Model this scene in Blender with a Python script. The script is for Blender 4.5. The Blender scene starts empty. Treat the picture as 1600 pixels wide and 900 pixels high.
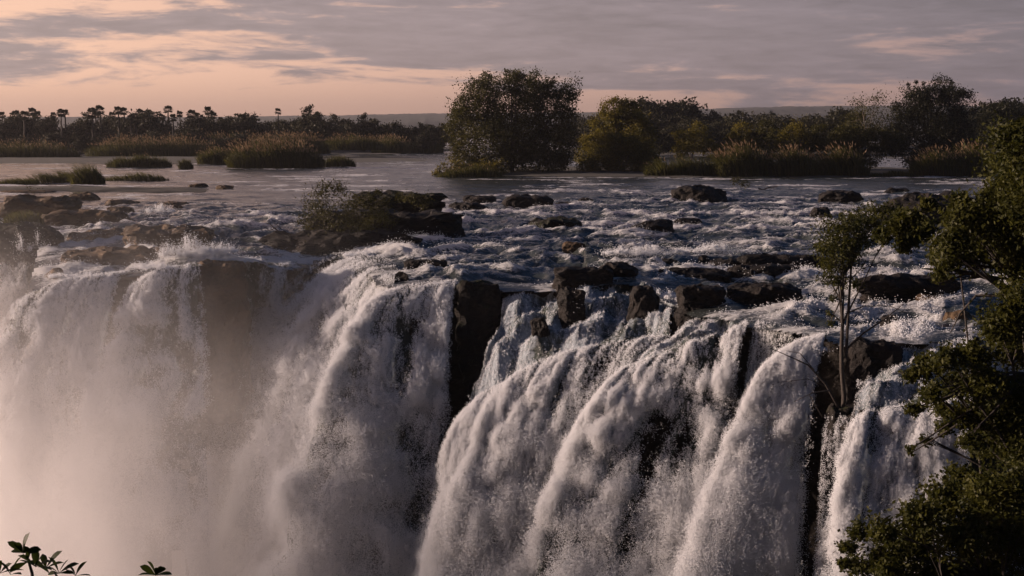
import bpy, math, random
import numpy as np
from mathutils import Vector

rng = np.random.default_rng(7)
random.seed(7)
S = bpy.context.scene
C = S.collection
PI = math.pi

# ------------------------------------------------------------------ camera
F_PX = 2222.2                                   # focal length in pixels of a 1600 px wide frame
EYE = np.array([0.0, 0.0, 10.0])
PITCH = math.atan(258 / F_PX)                   # looking slightly down from the far rim of the gorge
cam_d = bpy.data.cameras.new('camera')
cam_d.sensor_width = 36.0
cam_d.lens = 36.0 * F_PX / 1600
cam_d.clip_start = 0.1
cam_d.clip_end = 9000
cam = bpy.data.objects.new('camera', cam_d)
cam.location = EYE
cam.rotation_euler = (PI / 2 - PITCH, 0, 0)
C.objects.link(cam)
S.camera = cam

# ------------------------------------------------------------------ light, sky, exposure
SUN_EL, SUN_AZ = math.radians(10.5), math.radians(-83.5)     # azimuth from +Y, minus is to the left
sun_dir = Vector((math.sin(SUN_AZ) * math.cos(SUN_EL), math.cos(SUN_AZ) * math.cos(SUN_EL), math.sin(SUN_EL)))
sl = bpy.data.lights.new('sun', 'SUN')
sl.energy = 5.0
sl.angle = math.radians(0.6)
sl.color = (1.0, 0.755, 0.62)
so = bpy.data.objects.new('sun', sl)
so.rotation_euler = (-sun_dir).to_track_quat('-Z', 'Y').to_euler()
C.objects.link(so)

S.view_settings.view_transform = 'Standard'
S.view_settings.look = 'None'
S.view_settings.exposure = 1.04
S.view_settings.gamma = 1.0
S.view_settings.use_curve_mapping = False
S.render.engine = 'CYCLES'
cy = S.cycles
cy.max_bounces = 6
cy.diffuse_bounces = 1
cy.glossy_bounces = 2
cy.transmission_bounces = 3
cy.volume_bounces = 2
cy.transparent_max_bounces = 6
cy.sample_clamp_indirect = 3.0
cy.sample_clamp_direct = 0.0
cy.caustics_reflective = False
cy.caustics_refractive = False


class NT:
    """a small node-tree writer"""
    def __init__(self, tree):
        self.t = tree
        tree.nodes.clear()

    def n(self, typ, props=None, **inputs):
        nd = self.t.nodes.new(typ)
        for k, v in (props or {}).items():
            setattr(nd, k, v)
        for k, v in inputs.items():
            key = int(k[1:]) if k[0] == 'i' and k[1:].isdigit() else k.replace('_', ' ')
            self.put(nd.inputs[key], v)
        return nd

    def put(self, sock, v):
        if isinstance(v, bpy.types.NodeSocket):
            self.t.links.new(v, sock)
        elif isinstance(v, bpy.types.Node):
            self.t.links.new(v.outputs[0], sock)
        else:
            if sock.type == 'RGBA' and len(v) == 3:
                v = (*v, 1.0)
            sock.default_value = v

    def math(self, op, a, b=0.0, c=0.0, clamp=False):
        return self.n('ShaderNodeMath', {'operation': op, 'use_clamp': clamp}, i0=a, i1=b, i2=c).outputs[0]

    def rng(self, v, a, b, c=0.0, d=1.0, smooth=True):
        return self.n('ShaderNodeMapRange', {'interpolation_type': 'SMOOTHSTEP' if smooth else 'LINEAR'},
                      Value=v, From_Min=a, From_Max=b, To_Min=c, To_Max=d).outputs[0]

    def mix(self, f, a, b, mode='MIX'):
        nd = self.t.nodes.new('ShaderNodeMix')
        nd.data_type = 'RGBA'
        nd.blend_type = mode
        self.put(nd.inputs[0], f)
        self.put(nd.inputs[6], a)
        self.put(nd.inputs[7], b)
        return nd.outputs[2]

    def noise(self, vec, scale=1.0, detail=4.0, rough=0.55, distort=0.0):
        return self.n('ShaderNodeTexNoise', None, Vector=vec, Scale=scale, Detail=detail, Roughness=rough, Distortion=distort).outputs[0]

    def vmul(self, vec, s):
        return self.n('ShaderNodeVectorMath', {'operation': 'MULTIPLY'}, i0=vec, i1=s).outputs[0]


world = bpy.data.worlds.new('World')
S.world = world
world.use_nodes = True
w = NT(world.node_tree)
sky = w.n('ShaderNodeTexSky', {'sky_type': 'NISHITA', 'sun_disc': False, 'sun_elevation': SUN_EL,
                               'sun_rotation': SUN_AZ, 'altitude': 900.0, 'air_density': 1.2, 'dust_density': 2.5})
D = w.n('ShaderNodeTexCoord').outputs['Generated']
sep = w.n('ShaderNodeSeparateXYZ', None, Vector=D)
Z = sep.outputs[2]
# the overcast is brighter towards the sun (left) and greyer away from it
dt = w.n('ShaderNodeVectorMath', {'operation': 'DOT_PRODUCT'}, i0=D, i1=(-0.97, 0.24, 0.0)).outputs['Value']
side = w.rng(dt, -0.15, 0.62, 0.0, 1.0, smooth=False)
n_big = w.noise(w.vmul(D, (3.2, 3.2, 26)), 1.0, 3, 0.5, 0.3)
n_mid = w.noise(w.vmul(D, (9, 9, 62)), 1.0, 7, 0.6, 0.6)
n_fine = w.noise(w.vmul(D, (26, 26, 190)), 1.0, 5, 0.62, 0.4)
cov = w.math('ADD', w.math('MULTIPLY', n_big, 0.75), w.math('ADD', w.math('MULTIPLY', n_mid, 0.90), w.math('MULTIPLY', n_fine, 0.34)))
clear = w.rng(Z, 0.015, 0.029, 0.30, 0.0)          # an open band above the horizon, closing to the right
clear = w.math('MULTIPLY', clear, w.rng(side, 0.25, 0.7, 0.35, 1.0))
deck = w.math('SUBTRACT', w.rng(Z, 0.026, 0.045, -0.02, 0.08), w.math('MULTIPLY', w.rng(Z, 0.058, 0.085), w.rng(side, 0.55, 0.95, 0.0, 0.20)))
cover = w.rng(w.math('ADD', w.math('SUBTRACT', cov, clear), w.math('ADD', deck, w.rng(side, 0.75, 0.15, 0.0, 0.09))), 0.90, 1.08)
gap_c = w.mix(side, (0.275, 0.185, 0.195), (0.88, 0.53, 0.38))
low_c = w.mix(side, (0.27, 0.175, 0.165), (0.56, 0.325, 0.245))
open_c = w.mix(w.rng(Z, 0.0, 0.04), low_c, gap_c)
cloud_c = w.mix(side, (0.150, 0.122, 0.150), (0.350, 0.262, 0.262))
shade = w.rng(w.math('ADD', w.math('MULTIPLY', n_fine, 0.5), w.math('MULTIPLY', n_mid, 0.5)), 0.35, 0.68, 1.22, 0.80, smooth=False)
cloud_c = w.n('ShaderNodeVectorMath', {'operation': 'SCALE'}, i0=cloud_c, Scale=shade).outputs[0]
col = w.mix(cover, open_c, cloud_c)
high = w.mix(w.rng(dt, -1, 1, 0, 1, smooth=False), (0.010, 0.044, 0.130), (0.019, 0.048, 0.120))
col = w.mix(w.rng(dt, -0.2, -0.8), col, (0.062, 0.088, 0.150))   # bluer away from the sun
col = w.mix(w.rng(Z, 0.16, 0.50), col, high)
col10 = w.n('ShaderNodeVectorMath', {'operation': 'SCALE'}, i0=col, Scale=5.9).outputs[0]
final = w.mix(0.06, col10, sky.outputs[0])
bg = w.n('ShaderNodeBackground', None, Color=final, Strength=0.1)
wo = w.n('ShaderNodeOutputWorld', None, Surface=bg)
world.cycles.sampling_method = 'MANUAL'
world.cycles.sample_map_resolution = 512

# ------------------------------------------------------------------ helpers
def ray(px, py):
    x, y = (px - 800) / F_PX, (450 - py) / F_PX
    c, s = math.cos(PITCH), math.sin(PITCH)
    return np.array([x, c + y * s, y * c - s])


def at(px, py, Y):
    """the point at depth Y along the sight line of a photo pixel"""
    r = ray(px, py)
    return EYE + r * (Y / r[1])


def on_plane(px, py, z=0.0):
    r = ray(px, py)
    return EYE + r * ((z - EYE[2]) / r[2])


def _hash(ix, iy, iz, seed):
    h = (ix.astype(np.uint32) * np.uint32(374761393)) ^ (iy.astype(np.uint32) * np.uint32(668265263)) ^ \
        (iz.astype(np.uint32) * np.uint32(2147483647 - 50331653)) ^ np.uint32((seed * 2654435761) & 0xffffffff)
    h = (h ^ (h >> np.uint32(13))) * np.uint32(1274126177)
    h = (h ^ (h >> np.uint32(16))) * np.uint32(2246822519)
    return h ^ (h >> np.uint32(13))


def perlin2(x, y, seed=0):
    x = np.asarray(x, np.float32); y = np.asarray(y, np.float32)
    xi = np.floor(x); yi = np.floor(y)
    fx = x - xi; fy = y - yi
    xi = xi.astype(np.int64); yi = yi.astype(np.int64)
    u = fx * fx * fx * (fx * (fx * 6 - 15) + 10); v = fy * fy * fy * (fy * (fy * 6 - 15) + 10)
    z0 = np.zeros_like(xi)

    def g(dx, dy):
        a = _hash(xi + dx, yi + dy, z0, seed).astype(np.float32) * np.float32(2 * PI / 4294967296.0)
        return np.cos(a) * (fx - dx) + np.sin(a) * (fy - dy)
    a = g(0, 0); b = g(1, 0); c = g(0, 1); d = g(1, 1)
    return ((a + (b - a) * u) * (1 - v) + (c + (d - c) * u) * v) * 1.5


def noise3(x, y, z, seed=0):
    """value noise in 3-D, about -1..1"""
    x = np.asarray(x, np.float32); y = np.asarray(y, np.float32); z = np.asarray(z, np.float32)
    xi = np.floor(x); yi = np.floor(y); zi = np.floor(z)
    fx, fy, fz = x - xi, y - yi, z - zi
    xi, yi, zi = xi.astype(np.int64), yi.astype(np.int64), zi.astype(np.int64)
    u, v, t = (f * f * (3 - 2 * f) for f in (fx, fy, fz))

    def g(a, b, c):
        return _hash(xi + a, yi + b, zi + c, seed).astype(np.float32) * np.float32(2 / 4294967296.0) - 1
    r = 0
    for c in (0, 1):
        k0 = g(0, 0, c) * (1 - u) + g(1, 0, c) * u
        k1 = g(0, 1, c) * (1 - u) + g(1, 1, c) * u
        r = r + (k0 * (1 - v) + k1 * v) * (t if c else 1 - t)
    return r


def fbm2(x, y, oct=4, seed=0, gain=0.5, lac=2.03):
    r, a = 0, 1.0
    for k in range(oct):
        r = r + a * perlin2(x, y, seed + k * 17)
        x = x * lac; y = y * lac; a *= gain
    return r


def sstep(a, b, x):
    t = np.clip((x - a) / (b - a), 0, 1)
    return t * t * (3 - 2 * t)


def mesh_np(name, verts, faces, smooth=True, attrs=None):
    """verts (N,3); faces (M,k) or a list of such arrays"""
    me = bpy.data.meshes.new(name)
    verts = np.ascontiguousarray(verts, np.float32)
    fl = faces if isinstance(faces, list) else [faces]
    fl = [np.asarray(f, np.int32) for f in fl if len(f)]
    me.vertices.add(len(verts))
    me.vertices.foreach_set('co', verts.ravel())
    idx = np.concatenate([f.ravel() for f in fl]) if fl else np.zeros(0, np.int32)
    tot = np.concatenate([np.full(len(f), f.shape[1], np.int32) for f in fl]) if fl else np.zeros(0, np.int32)
    if len(idx):
        me.loops.add(len(idx))
        me.loops.foreach_set('vertex_index', idx)
        me.polygons.add(len(tot))
        st = np.zeros(len(tot), np.int32)
        st[1:] = np.cumsum(tot)[:-1]
        me.polygons.foreach_set('loop_start', st)
        me.polygons.foreach_set('use_smooth', np.full(len(tot), smooth, bool))
    for k, v in (attrs or {}).items():
        a = me.attributes.new(k, 'FLOAT', 'POINT')
        a.data.foreach_set('value', np.ascontiguousarray(v, np.float32))
    me.update(calc_edges=True)
    return me


def link(name, me, mat=None, parent=None, loc=None):
    o = bpy.data.objects.new(name, me)
    C.objects.link(o)
    if mat is not None and me is not None and not me.materials:
        me.materials.append(mat)
    if parent is not None:
        o.parent = parent
    if loc is not None:
        o.location = loc
    return o


def tag(o, label=None, cat=None, group=None, kind=None):
    for k, v in (('label', label), ('category', cat), ('group', group), ('kind', kind)):
        if v:
            o[k] = v
    return o


def grid_faces(nr, nc):
    i = np.arange(nr * nc).reshape(nr, nc)
    return np.stack([i[:-1, :-1].ravel(), i[:-1, 1:].ravel(), i[1:, 1:].ravel(), i[1:, :-1].ravel()], 1)


def compact(verts, faces, attrs=None):
    used = np.zeros(len(verts), bool)
    used[faces.ravel()] = True
    m = np.cumsum(used) - 1
    return verts[used], m[faces], {k: v[used] for k, v in (attrs or {}).items()}


def tube(path, radii, sides=6):
    """tapered tube along a polyline; returns verts, quads"""
    path = np.asarray(path, float)
    n = len(path)
    t = np.gradient(path, axis=0)
    t /= np.linalg.norm(t, axis=1, keepdims=True) + 1e-9
    up = np.array([0.31, 0.83, 0.45])
    a = np.cross(t, up); a /= np.linalg.norm(a, axis=1, keepdims=True) + 1e-9
    b = np.cross(t, a)
    th = np.arange(sides) * 2 * PI / sides
    v = path[:, None, :] + np.asarray(radii, float)[:, None, None] * (a[:, None, :] * np.cos(th)[None, :, None] + b[:, None, :] * np.sin(th)[None, :, None])
    i = np.arange(n * sides).reshape(n, sides)
    j = np.roll(i, -1, axis=1)
    q = np.stack([i[:-1].ravel(), j[:-1].ravel(), j[1:].ravel(), i[1:].ravel()], 1)
    return v.reshape(-1, 3), q


def join(parts):
    vs, fs, o = [], [], 0
    for v, f in parts:
        vs.append(v); fs.append(f + o); o += len(v)
    return np.concatenate(vs), np.concatenate(fs)


def curve(a, b, n=8, sag=0.0, wob=0.0, r=None):
    r = r or rng
    a = np.asarray(a, float); b = np.asarray(b, float)
    t = np.linspace(0, 1, n)[:, None]
    p = a + (b - a) * t
    p[:, 2] += sag * np.sin(t[:, 0] * PI)
    if wob:
        off = r.normal(0, wob, (n, 3)) * np.sin(t * PI)
        p += off
    return p

# ------------------------------------------------------------------ materials
def material(name):
    m = bpy.data.materials.new(name)
    m.use_nodes = True
    return m, NT(m.node_tree)


def pos(nt):
    return nt.n('ShaderNodeNewGeometry').outputs['Position']


def bump(nt, h, strength=0.5, dist=0.1):
    return nt.n('ShaderNodeBump', None, Strength=strength, Distance=dist, Height=h).outputs[0]


def rock_material(name, dark, light, moss=0.0):
    m, nt = material(name)
    p = pos(nt)
    a = nt.noise(p, 0.55, 6, 0.6)
    b = nt.noise(nt.vmul(p, (1.2, 1.2, 4.5)), 1.5, 8, 0.65)
    colr = nt.mix(nt.rng(a, 0.35, 0.7), dark, light)
    colr = nt.mix(nt.math('MULTIPLY', nt.rng(b, 0.5, 0.75), 0.6), colr, tuple(c * 0.45 for c in dark))
    if moss:
        up = nt.n('ShaderNodeSeparateXYZ', None, Vector=nt.n('ShaderNodeNewGeometry').outputs['Normal']).outputs[2]
        k = nt.math('MULTIPLY', nt.rng(up, 0.2, 0.8), nt.rng(nt.noise(p, 1.7, 5, 0.6), 0.42, 0.6))
        colr = nt.mix(nt.math('MULTIPLY', k, moss), colr, (0.020, 0.024, 0.007))
    h = nt.math('ADD', nt.math('MULTIPLY', b, 0.7), nt.math('MULTIPLY', nt.noise(p, 5.5, 6, 0.65), 0.4))
    bs = nt.n('ShaderNodeBsdfPrincipled', None, Base_Color=colr, Roughness=nt.rng(a, 0.3, 0.7, 0.5, 0.85), Normal=bump(nt, h, 0.8, 0.25))
    bs.inputs['Specular IOR Level'].default_value = 0.12
    nt.n('ShaderNodeOutputMaterial', None, Surface=bs)
    return m


def leaf_material(name, c1, c2, trans=0.5, tcol=None):
    m, nt = material(name)
    v = nt.n('ShaderNodeAttribute', {'attribute_name': 'tint'}).outputs['Fac']
    colr = nt.mix(v, c1, c2)
    d = nt.n('ShaderNodeBsdfPrincipled', None, Base_Color=colr, Roughness=0.55)
    d.inputs['Specular IOR Level'].default_value = 0.12
    tc = nt.mix(v, tuple(c * 1.3 for c in (tcol or c1)), tuple(c * 1.5 for c in (tcol or c2)))
    t = nt.n('ShaderNodeBsdfTranslucent', None, Color=tc)
    mx = nt.n('ShaderNodeMixShader', None, Fac=trans, i1=d.outputs[0], i2=t.outputs[0])
    nt.n('ShaderNodeOutputMaterial', None, Surface=mx)
    return m


def plain(name, colr, rough=0.8, nz=None):
    m, nt = material(name)
    a = nt.noise(pos(nt), nz or 3.0, 5, 0.6)
    cc = nt.mix(nt.rng(a, 0.3, 0.7), tuple(c * 0.6 for c in colr), tuple(c * 1.35 for c in colr))
    bs = nt.n('ShaderNodeBsdfPrincipled', None, Base_Color=cc, Roughness=rough, Normal=bump(nt, a, 0.5, 0.1))
    nt.n('ShaderNodeOutputMaterial', None, Surface=bs)
    return m


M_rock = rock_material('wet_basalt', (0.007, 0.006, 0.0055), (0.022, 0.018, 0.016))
M_rock_brown_mistlit = rock_material('brown_mistlit_basalt', (0.046, 0.030, 0.018), (0.105, 0.070, 0.042))  # brown raised to carry the warm light of the mist, painted into the rock
M_rock_moss = rock_material('mossy_basalt', (0.007, 0.006, 0.0055), (0.020, 0.017, 0.014), 0.7)
M_cliff = rock_material('cliff_basalt', (0.012, 0.010, 0.009), (0.034, 0.029, 0.025))
M_soil = plain('dark_soil', (0.018, 0.014, 0.009), 0.95, 1.2)
M_bark = plain('bark', (0.024, 0.018, 0.014), 0.9, 6)
M_bark_pale = plain('pale_bark', (0.10, 0.08, 0.062), 0.9, 6)
M_leaf_dark = leaf_material('dark_leaf', (0.012, 0.013, 0.003), (0.046, 0.041, 0.007), 0.32)
M_leaf_olive = leaf_material('olive_leaf', (0.026, 0.027, 0.005), (0.115, 0.090, 0.011), 0.40)
M_leaf_near = leaf_material('near_leaf', (0.012, 0.016, 0.004), (0.050, 0.048, 0.008), 0.34)
M_leaf_black = leaf_material('evergreen_leaf', (0.006, 0.007, 0.003), (0.017, 0.017, 0.006), 0.18)
M_far_leaf = leaf_material('far_leaf', (0.010, 0.010, 0.005), (0.026, 0.024, 0.010), 0.2)
M_reed = leaf_material('reed_blade', (0.018, 0.020, 0.005), (0.060, 0.055, 0.010), 0.36)
M_plume = leaf_material('reed_plume', (0.14, 0.095, 0.055), (0.27, 0.185, 0.115), 0.4)
M_grass = leaf_material('bank_grass', (0.034, 0.036, 0.009), (0.085, 0.078, 0.018), 0.36)

# river: dark clear water where it is smooth, white aerated foam where it breaks and for painted glints far out
M_water, nt = material('river_water')
p = pos(nt)
foam = nt.n('ShaderNodeAttribute', {'attribute_name': 'foam'}).outputs['Fac']
f1 = nt.noise(nt.vmul(p, (1.3, 2.6, 1.3)), 1.6, 8, 0.68, 0.8)
f2 = nt.noise(nt.vmul(p, (1.0, 1.8, 1.0)), 7.0, 6, 0.65, 0.5)
fk = nt.math('ADD', foam, nt.math('ADD', nt.math('MULTIPLY', nt.math('SUBTRACT', f1, 0.5), 1.7), nt.math('MULTIPLY', nt.math('SUBTRACT', f2, 0.5), 0.8)))
fk = nt.rng(fk, 0.36, 0.80)
rip = nt.math('ADD', nt.noise(nt.vmul(p, (0.9, 2.4, 1)), 0.9, 6, 0.6, 0.4), nt.math('MULTIPLY', f2, 0.25))
rip = nt.math('ADD', rip, nt.math('MULTIPLY', nt.noise(nt.vmul(p, (0.10, 0.42, 1)), 1.0, 4, 0.55, 0.6), 4.0))
nb = bump(nt, rip, 0.55, 0.16)
wb = nt.n('ShaderNodeBsdfPrincipled', None, Base_Color=(0.030, 0.034, 0.032), Roughness=0.16, IOR=1.33, Normal=nb)
fb0 = nt.n('ShaderNodeBsdfDiffuse', None, Color=(0.74, 0.74, 0.74), Normal=bump(nt, nt.math('ADD', f1, f2), 1.0, 0.25))
fb1 = nt.n('ShaderNodeBsdfTranslucent', None, Color=(0.70, 0.70, 0.70))
fb = nt.n('ShaderNodeMixShader', None, Fac=0.3, i1=fb0.outputs[0], i2=fb1.outputs[0])
mx = nt.n('ShaderNodeMixShader', None, Fac=fk, i1=wb.outputs[0], i2=fb.outputs[0])
nt.n('ShaderNodeOutputMaterial', None, Surface=mx)

# falling sheets: green glassy lip turning to blue-grey, cool shade painted into the colour
M_sheet, nt = material('falling_water')
p = pos(nt)
foam = nt.n('ShaderNodeAttribute', {'attribute_name': 'foam'}).outputs['Fac']
s1 = nt.noise(nt.vmul(p, (2.2, 2.2, 0.45)), 1.3, 8, 0.68, 0.5)
s2 = nt.noise(nt.vmul(p, (1, 1, 0.7)), 6.0, 6, 0.7, 0.4)
fk = nt.math('ADD', foam, nt.math('ADD', nt.math('MULTIPLY', nt.math('SUBTRACT', s1, 0.5), 1.2), nt.math('MULTIPLY', nt.math('SUBTRACT', s2, 0.5), 0.7)))
fk = nt.rng(fk, 0.25, 0.80)
nb = bump(nt, nt.math('ADD', s1, nt.math('MULTIPLY', s2, 0.6)), 1.0, 0.35)
g0 = nt.n('ShaderNodeBsdfPrincipled', None, Base_Color=(0.045, 0.055, 0.046), Roughness=0.25, IOR=1.33, Normal=nb)
d0 = nt.n('ShaderNodeBsdfDiffuse', None, Color=(0.36, 0.40, 0.44), Normal=nb)
d1 = nt.n('ShaderNodeBsdfTranslucent', None, Color=(0.36, 0.40, 0.44))
dd = nt.n('ShaderNodeMixShader', None, Fac=0.15, i1=d0.outputs[0], i2=d1.outputs[0])
mx = nt.n('ShaderNodeMixShader', None, Fac=fk, i1=g0.outputs[0], i2=dd.outputs[0])
nt.n('ShaderNodeOutputMaterial', None, Surface=mx)

# droplets
M_drop, nt = material('water_droplets')
d0 = nt.n('ShaderNodeBsdfDiffuse', None, Color=(0.77, 0.78, 0.80))
d1 = nt.n('ShaderNodeBsdfTranslucent', None, Color=(0.77, 0.78, 0.80))
dd = nt.n('ShaderNodeMixShader', None, Fac=0.22, i1=d0.outputs[0], i2=d1.outputs[0])
nt.n('ShaderNodeOutputMaterial', None, Surface=dd)


def droplet_nodes():
    g = bpy.data.node_groups.new('droplets', 'GeometryNodeTree')
    g.interface.new_socket('Geometry', in_out='INPUT', socket_type='NodeSocketGeometry')
    g.interface.new_socket('Geometry', in_out='OUTPUT', socket_type='NodeSocketGeometry')
    a = g.nodes.new('NodeGroupInput'); z = g.nodes.new('NodeGroupOutput')
    m2p = g.nodes.new('GeometryNodeMeshToPoints')
    na = g.nodes.new('GeometryNodeInputNamedAttribute'); na.data_type = 'FLOAT'
    na.inputs['Name'].default_value = 'radius'
    sm = g.nodes.new('GeometryNodeSetMaterial'); sm.inputs['Material'].default_value = M_drop
    g.links.new(a.outputs[0], m2p.inputs['Mesh'])
    g.links.new(na.outputs['Attribute'], m2p.inputs['Radius'])
    g.links.new(m2p.outputs[0], sm.inputs[0])
    g.links.new(sm.outputs[0], z.inputs[0])
    return g


G_DROP = droplet_nodes()


def droplets(name, pts, rad, parent=None):
    me = mesh_np(name, pts, [], attrs={'radius': rad})
    o = link(name, me, M_drop, parent)
    o.modifiers.new('droplets', 'NODES').node_group = G_DROP
    o['kind'] = 'stuff'
    return o

# ------------------------------------------------------------------ the lip of the falls (plan line, left to right)
LIP_PX = [(-1500, 440, 124), (-500, 430, 122), (-60, 415, 119), (20, 398, 119), (85, 380, 119), (78, 420, 107), (70, 446, 103.5), (120, 434, 103.5), (195, 426, 104),
          (262, 420, 104), (300, 410, 105), (388, 405, 107), (396, 410, 113), (450, 414, 113), (476, 402, 116), (548, 393, 116),
          (578, 405, 110), (600, 424, 102), (618, 440, 97), (650, 444, 96), (712, 440, 96), (785, 447, 95.5), (870, 450, 95),
          (918, 442, 94.5), (985, 432, 95), (1030, 450, 93), (1060, 462, 91), (1110, 488, 85), (1180, 498, 82), (1240, 512, 79), (1310, 520, 77),
          (1335, 531, 76), (1410, 531, 76), (1500, 517, 77), (1700, 490, 80), (2300, 470, 84), (3200, 460, 90)]
LIP = np.array([at(*p) for p in LIP_PX])


def lip_dist(x, y):
    """signed distance to the lip (positive upstream) and the lip height there"""
    best = np.full(x.shape, 1e9, np.float32)
    zl = np.zeros(x.shape, np.float32)
    inside = np.zeros(x.shape, bool)
    poly = np.vstack([LIP[:, :2], [[6000, 8000], [-6000, 8000]]])
    for k in range(len(LIP) - 1):
        a, b = LIP[k], LIP[k + 1]
        ab = b[:2] - a[:2]
        t = np.clip(((x - a[0]) * ab[0] + (y - a[1]) * ab[1]) / (ab @ ab), 0, 1)
        d = np.hypot(x - a[0] - t * ab[0], y - a[1] - t * ab[1])
        m = d < best
        best = np.where(m, d, best)
        zl = np.where(m, a[2] + t * (b[2] - a[2]), zl)
    for k in range(len(poly)):
        a, b = poly[k], poly[(k + 1) % len(poly)]
        c = (a[1] > y) != (b[1] > y)
        with np.errstate(divide='ignore', invalid='ignore'):
            xx = a[0] + (y - a[1]) * (b[0] - a[0]) / (b[1] - a[1] if b[1] != a[1] else 1e-9)
        inside ^= c & (x < xx)
    return np.where(inside, best, -best), zl


def river_base(x, y):
    x = np.asarray(x, np.float32); y = np.asarray(y, np.float32)
    d, zl = lip_dist(x, y)
    k = sstep(0, 34, d)
    z = zl * (1 - k) ** 1.3
    z = np.where(d < 0, zl - 0.12 * d * d - 0.05 * np.abs(d), z)
    return z, d


def water_z(x, y):
    z, d = river_base(np.array([x], np.float32), np.array([y], np.float32))
    return float(z[0])


def ground_at(px, py):
    """where the sight line of a pixel meets the river surface"""
    r = ray(px, py)
    z = 0.0
    for _ in range(12):
        q = EYE + r * ((z - EYE[2]) / r[2])
        z = 0.5 * z + 0.5 * water_z(q[0], q[1])
    return EYE + r * ((z - EYE[2]) / r[2])


# ------------------------------------------------------------------ river
ROCKS = []


def river_waves(x, y, d):
    right = sstep(-0.12, 0.16, x / y)                 # wild rapids near the lip, reaching farther up on the right
    rough = np.clip((1 - sstep(18, 80, d)) * (1 - right) + right * (1 - 0.9 * sstep(50, 150, d)), 0, 1)
    wx = x + 1.3 * fbm2(x / 5, y / 5, 2, 31); wy = y + 1.3 * fbm2(x / 5 + 9, y / 5, 2, 33)
    big = fbm2(wx / 6.0, wy / 3.4, 3, 3)
    rid = 1 - np.abs(perlin2(wx / 2.6, wy / 1.7, 8)) * 1.7
    rid2 = 1 - np.abs(perlin2(wx / 1.1, wy / 0.8, 12)) * 1.7
    fine = fbm2(x / 0.55, y / 0.5, 2, 21)
    edge = sstep(0.0, 3.0, d) * 0.75 + 0.25
    h = rough * edge * (0.55 * big + 0.30 * rid + 0.10 * rid2 + 0.04 * fine) + (1 - rough) * (0.20 * perlin2(x / 9.0, y / 5.5, 51) + 0.14 * perlin2(x / 4.0, y / 2.4, 52) + 0.05 * rid) * np.exp(-np.maximum(d - 60, 0) / 420)
    f = rough * (0.12 + 0.50 * big + 0.40 * rid + 0.14 * rid2) + 0.12 * sstep(6, 0, d)
    band = fbm2(wx / 16, wy / 5.0, 2, 41)
    f = f + 0.42 * band * rough - 0.12
    for x0, y0, w_, d_ in ROCKS:                          # pillow of foam round each rock, a trail downstream
        Lw = 3.0 * w_ + 4
        m = np.where((np.abs(x - x0) < 2.5 * w_ + Lw * 0.5) & (y < y0 + d_ + 2) & (y > y0 - Lw))[0]
        if len(m):
            q = (y0 - y[m]) / Lw
            c = (x[m] - x0 + 0.35 * np.maximum(q, 0) * Lw) / (w_ * 0.6)
            wob = 0.5 + 0.5 * perlin2(x[m] / 1.4, y[m] / 1.1, 77)
            f[m] = f[m] + 0.75 * np.exp(-(np.abs(c) - 0.8) ** 2 * 4) * sstep(-0.1, 0.05, q) * (1 - np.clip(q, 0, 1)) * wob * (0.4 + 0.6 * rough[m])
            h[m] = h[m] - 0.18 * np.exp(-c * c * 2) * sstep(0, 0.08, q) * (1 - np.clip(q * 2, 0, 1)) * rough[m]
    far = (1 - rough) * (0.10 + 0.75 * sstep(0.15, 0.75, fbm2(x / 22, y / 8.0, 3, 43) + 0.45 * rid - 0.15))  # far streaks: some broken water, and glints painted in as foam
    return h, np.clip(f + far * 1.0, 0, 1.2)


# ------------------------------------------------------------------ cliff under the lip, bench walls, gorge pool
def smooth_line(pts, step=0.6, jit=0.0, seed=0):
    pts = np.asarray(pts, float)
    seg = np.linalg.norm(np.diff(pts[:, :2], axis=0), axis=1)
    L = np.concatenate([[0], np.cumsum(seg)])
    n = max(6, int(L[-1] / step))
    s = np.linspace(0, L[-1], n)
    q = np.stack([np.interp(s, L, pts[:, k]) for k in range(3)], 1)
    return s, q


def line_normals(q):
    t = np.gradient(q[:, :2], axis=0)
    t /= np.linalg.norm(t, axis=1, keepdims=True) + 1e-9
    return np.stack([t[:, 1], -t[:, 0]], 1)            # points downstream for a left-to-right line


def cliff_wall(name, pts, zbot, back=0.6, top_drop=0.25, step=0.40, rows=80, seed=0):
    s, q = smooth_line(pts, step)
    nrm = line_normals(q)
    u = np.linspace(0, 1, rows)
    zt = q[:, 2] - top_drop
    z = zt[None, :] + (zbot - zt[None, :]) * u[:, None]
    ss = np.repeat(s[None, :], rows, 0)
    blocks = np.floor(perlin2(ss / 2.4, z / 3.2, seed + 5) * 3 + 0.5 * perlin2(ss / 0.9, z / 2.5, seed + 9)) / 3
    off = 0.55 * blocks + 0.35 * fbm2(ss / 1.5, z / 2.2, 4, seed + 2) - back - 0.02 * (zt[None, :] - z)
    off[0] = -3.0
    X = q[None, :, 0] + nrm[None, :, 0] * off
    Y = q[None, :, 1] + nrm[None, :, 1] * off
    V = np.stack([X, Y, z], -1).reshape(-1, 3)
    return mesh_np(name, V, grid_faces(rows, len(s))[:, ::-1], smooth=False)


cliff = link('cliff', cliff_wall('cliff', LIP[1:-1], -30.0, back=0.9), M_cliff)
tag(cliff, 'dark wet basalt cliff behind the falling water', kind='structure')

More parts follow.
